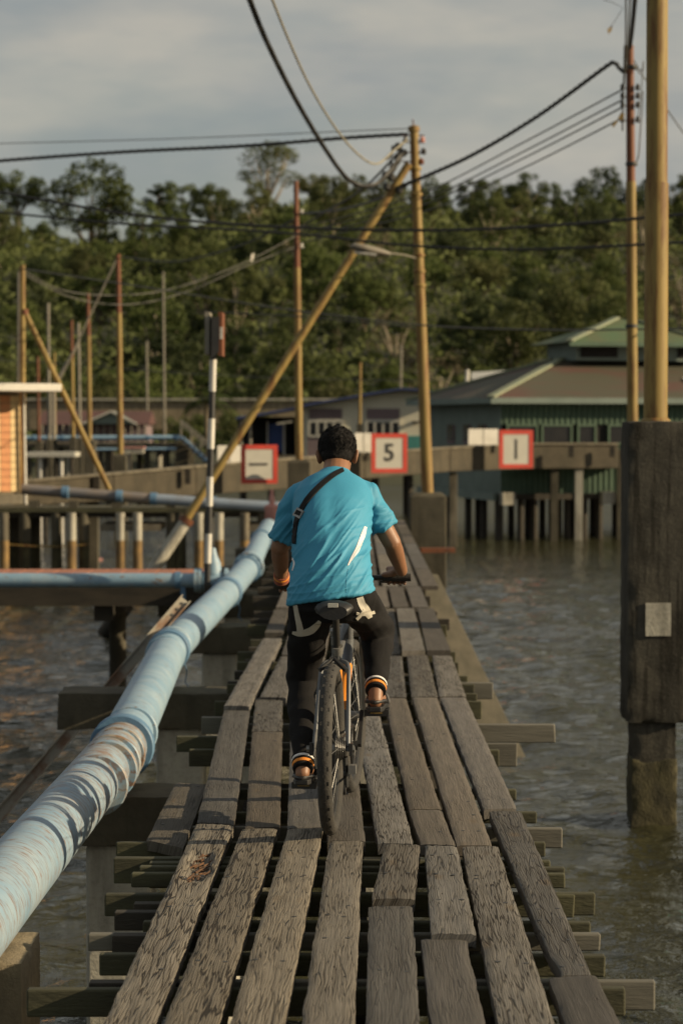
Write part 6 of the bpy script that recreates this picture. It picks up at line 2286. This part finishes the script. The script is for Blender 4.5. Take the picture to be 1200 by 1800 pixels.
# joggers
pt = MB()
loft(pt, [((-0.042, 9.47, DECK + 1.02), 0.135, 0.085, A_(0.2), 0), ((-0.042, 9.45, DECK + 0.95), 0.160, 0.108, A_(0.15), 0), ((-0.04, 9.435, DECK + 0.88), 0.165, 0.115, A_(0.1), 0), ((-0.04, 9.45, DECK + 0.83), 0.12, 0.09, A_(0.1), 0)])
rc(pt, hipL, 0.096, knL, 0.072)
rc(pt, hipR + Vector((0.015, 0.01, -0.01)), 0.090, knR, 0.077)
cfL, cfR = knL.lerp(anL, 0.90), knR.lerp(anR, 0.86)
rc(pt, knL, 0.070, knL.lerp(anL, 0.55), 0.060)
rc(pt, knL.lerp(anL, 0.55), 0.060, cfL, 0.046)
rc(pt, knR, 0.076, knR.lerp(anR, 0.5), 0.062)
rc(pt, knR.lerp(anR, 0.5), 0.062, cfR, 0.047)


def pantfn(co, n):
    k = 0.005 * noise.noise(co * 14) + 0.006 * math.sin(co.z * 55 + 3 * noise.noise(co * 8)) * (0.4 + abs(noise.noise(co * 6)))
    return co + n * k


pt_me = remeshed(pt, 0.0075, 4, pantfn)
pt_bvh = BVHTree.FromPolygons([v.co.copy() for v in pt_me.vertices], [tuple(p.vertices) for p in pt_me.polygons])
pants = put('joggers', pt_me, 'pants', person)
for kn_, an_, c in ((knL, anL, cfL), (knR, anR, cfR)):
    ax = (an_ - kn_).normalized()
    o_ = 0.0
    for w, m in ((0.010, 'pants'), (0.012, 'jersey_white'), (0.010, 'pants'), (0.016, 'band_orange'), (0.016, 'pants')):
        MB().lathe(c + ax * (0.012 + o_), [(0, 0.040), (0.001, 0.0465 - o_ * 0.08), (w / 2, 0.0485 - o_ * 0.08), (w - 0.001, 0.0465 - o_ * 0.08), (w, 0.040)], ax, 24).build('cuff_band', M[m], pants, smooth=True)
        o_ += w


def drape(bvh, line, lift=0.004):
    """strip over a surface; line: (px, py, half width px, angle of the width direction) along its length"""
    mb = MB()
    prev = None
    cam_p = Vector((0, 0, CAM_Z))
    rows_d = []
    for px, py, hw, an in line:
        row = []
        for t in (-1, -0.5, 0, 0.5, 1):
            x, y = px + math.cos(an) * hw * t, py + math.sin(an) * hw * t
            loc, nrm, _, _ = bvh.ray_cast(cam_p, ray(x, y).normalized())
            row.append(None if loc is None else (loc + nrm * lift, loc - nrm * 0.002))
        rows_d.append(row)
    for a, b in zip(rows_d[:-1], rows_d[1:]):
        for i in range(4):
            if None in (a[i], a[i + 1], b[i], b[i + 1]):
                continue
            mb.quad_box([a[i][1], a[i + 1][1], b[i + 1][1], b[i][1], a[i][0], a[i + 1][0], b[i + 1][0], b[i][0]])
    return mb


def polyline(pts, n=8):
    """px points (x, y, half width) smoothed, with the width direction across the path"""
    P = smooth_path([Vector((x, y, w)) for x, y, w in pts], n)
    out = []
    for i, p in enumerate(P):
        t = P[min(i + 1, len(P) - 1)] - P[max(i - 1, 0)]
        out.append((p.x, p.y, p.z, math.atan2(t.y, t.x) + math.pi / 2))
    return out


st = drape(sh_bvh, polyline([(603, 826, 3.2), (585, 836, 3.8), (562, 855, 4.2), (541, 878, 4.2), (528, 900, 3.8), (521, 920, 3.4), (518, 945, 3), (518, 956, 2.6)]), 0.006).build('bag_strap', M['strap'], person)
bu_ = drape(sh_bvh, polyline([(530, 896, 6.5), (522, 909, 6.5)], 3), 0.008).build('buckle', M['alloy'], st)
drape(sh_bvh, polyline([(528, 899, 4.2), (524, 906, 4.2)], 3), 0.0105).build('buckle_slot', M['strap'], bu_)
drape(sh_bvh, polyline([(642, 926, 2.5), (636, 945, 4), (628, 965, 3.5), (618, 982, 2.2), (611, 994, 0.6)]), 0.0025).build('side_panel', M['jersey_white'], shirt)
drape(sh_bvh, polyline([(513, 980, 0.8), (517, 990, 1.2), (514, 1003, 0.8)]), 0.0025).build('side_panel', M['jersey_white'], shirt)
drape(sh_bvh, polyline([(612, 1000, 0.5), (609, 1020, 0.5), (608, 1042, 0.5)]), 0.0012).build('seam', M['shirt'], shirt)
drape(pt_bvh, polyline([(519, 1064, 3.5), (522, 1080, 4), (526, 1098, 5), (528, 1110, 6)]), 0.002).build('print', M['print'], pants)
drape(pt_bvh, polyline([(514, 1112, 2), (527, 1114, 4.5), (545, 1109, 6), (556, 1100, 5), (562, 1092, 3)]), 0.002).build('print', M['print'], pants)
drape(pt_bvh, polyline([(632, 1050, 6), (636, 1062, 6.5), (644, 1074, 7), (650, 1086, 4)]), 0.002).build('print', M['print'], pants)
drape(pt_bvh, polyline([(626, 1078, 2), (640, 1080, 2), (658, 1076, 2.5)]), 0.003).build('print', M['print'], pants)
drape(pt_bvh, polyline([(626, 1088, 2.5), (632, 1082, 2.5), (640, 1072, 2.5)]), 0.004).build('print', M['print'], pants)
# bracelets on the left wrist
axw = (wrL - elL).normalized()
for k, m in ((-0.012, 'bracelet'), (0.0, 'orange'), (0.010, 'bracelet'), (0.022, 'bracelet')):
    MB().torus(wrL - axw * 0.012 + axw * k, 0.0305, 0.0045, axw + Vector((0.15 * k * 20, 0, 0.1)), 24, 8).build('bracelet', M[m], person, smooth=True)
# sandals
for an_, ped, s in ((anL, PL, -1), (anR, PR, 1)):
    heel = Vector((an_.x, an_.y, ped.z + 0.020)) - BH * 0.06
    mb = MB()
    prof_s = [(0.0, 0.026), (0.03, 0.036), (0.10, 0.036), (0.18, 0.045), (0.25, 0.046), (0.285, 0.03)]
    top, bot = [], []
    pts = [heel + BH * f + BR * w for f, w in prof_s] + [heel + BH * f - BR * w for f, w in reversed(prof_s)]
    hz = max(0, an_.z - 0.095 - (ped.z + 0.020))
    pts = [p + Vector((0, 0, hz * max(0, 1 - (p - heel).dot(BH) / 0.18))) for p in pts]
    mb.poly([p - Vector((0, 0, 0.006)) for p in pts], 0.022, (0, 0, 1))
    snd = mb.build('sandal', M['saddle'], person, bevel=0.004)
    for f, zz in ((0.17, 0.062), (0.215, 0.055)):
        c = heel + BH * f
        MB().tube(smooth_path([c - BR * 0.046 + Vector((0, 0, 0.012)), c - BR * 0.03 + Vector((0, 0, zz - 0.008)), c + Vector((0, 0, zz)), c + BR * 0.03 + Vector((0, 0, zz - 0.008)), c + BR * 0.046 + Vector((0, 0, 0.012))], 5), 0.009, 8).build('strap', M['saddle'], snd, smooth=True)
    hb2 = Vector((an_.x, an_.y, an_.z - 0.052))
    MB().tube(smooth_path([hb2 + BH * 0.05 + BR * 0.036 - Vector((0, 0, 0.01)), hb2 + BR * 0.038, hb2 - BH * 0.058, hb2 - BR * 0.038, hb2 + BH * 0.05 - BR * 0.036 - Vector((0, 0, 0.01))], 6), 0.008, 8).build('heel_strap', M['saddle'], snd, smooth=True)

for o in list(bpy.data.objects):
    if '_o' in o:
        del o['_o']
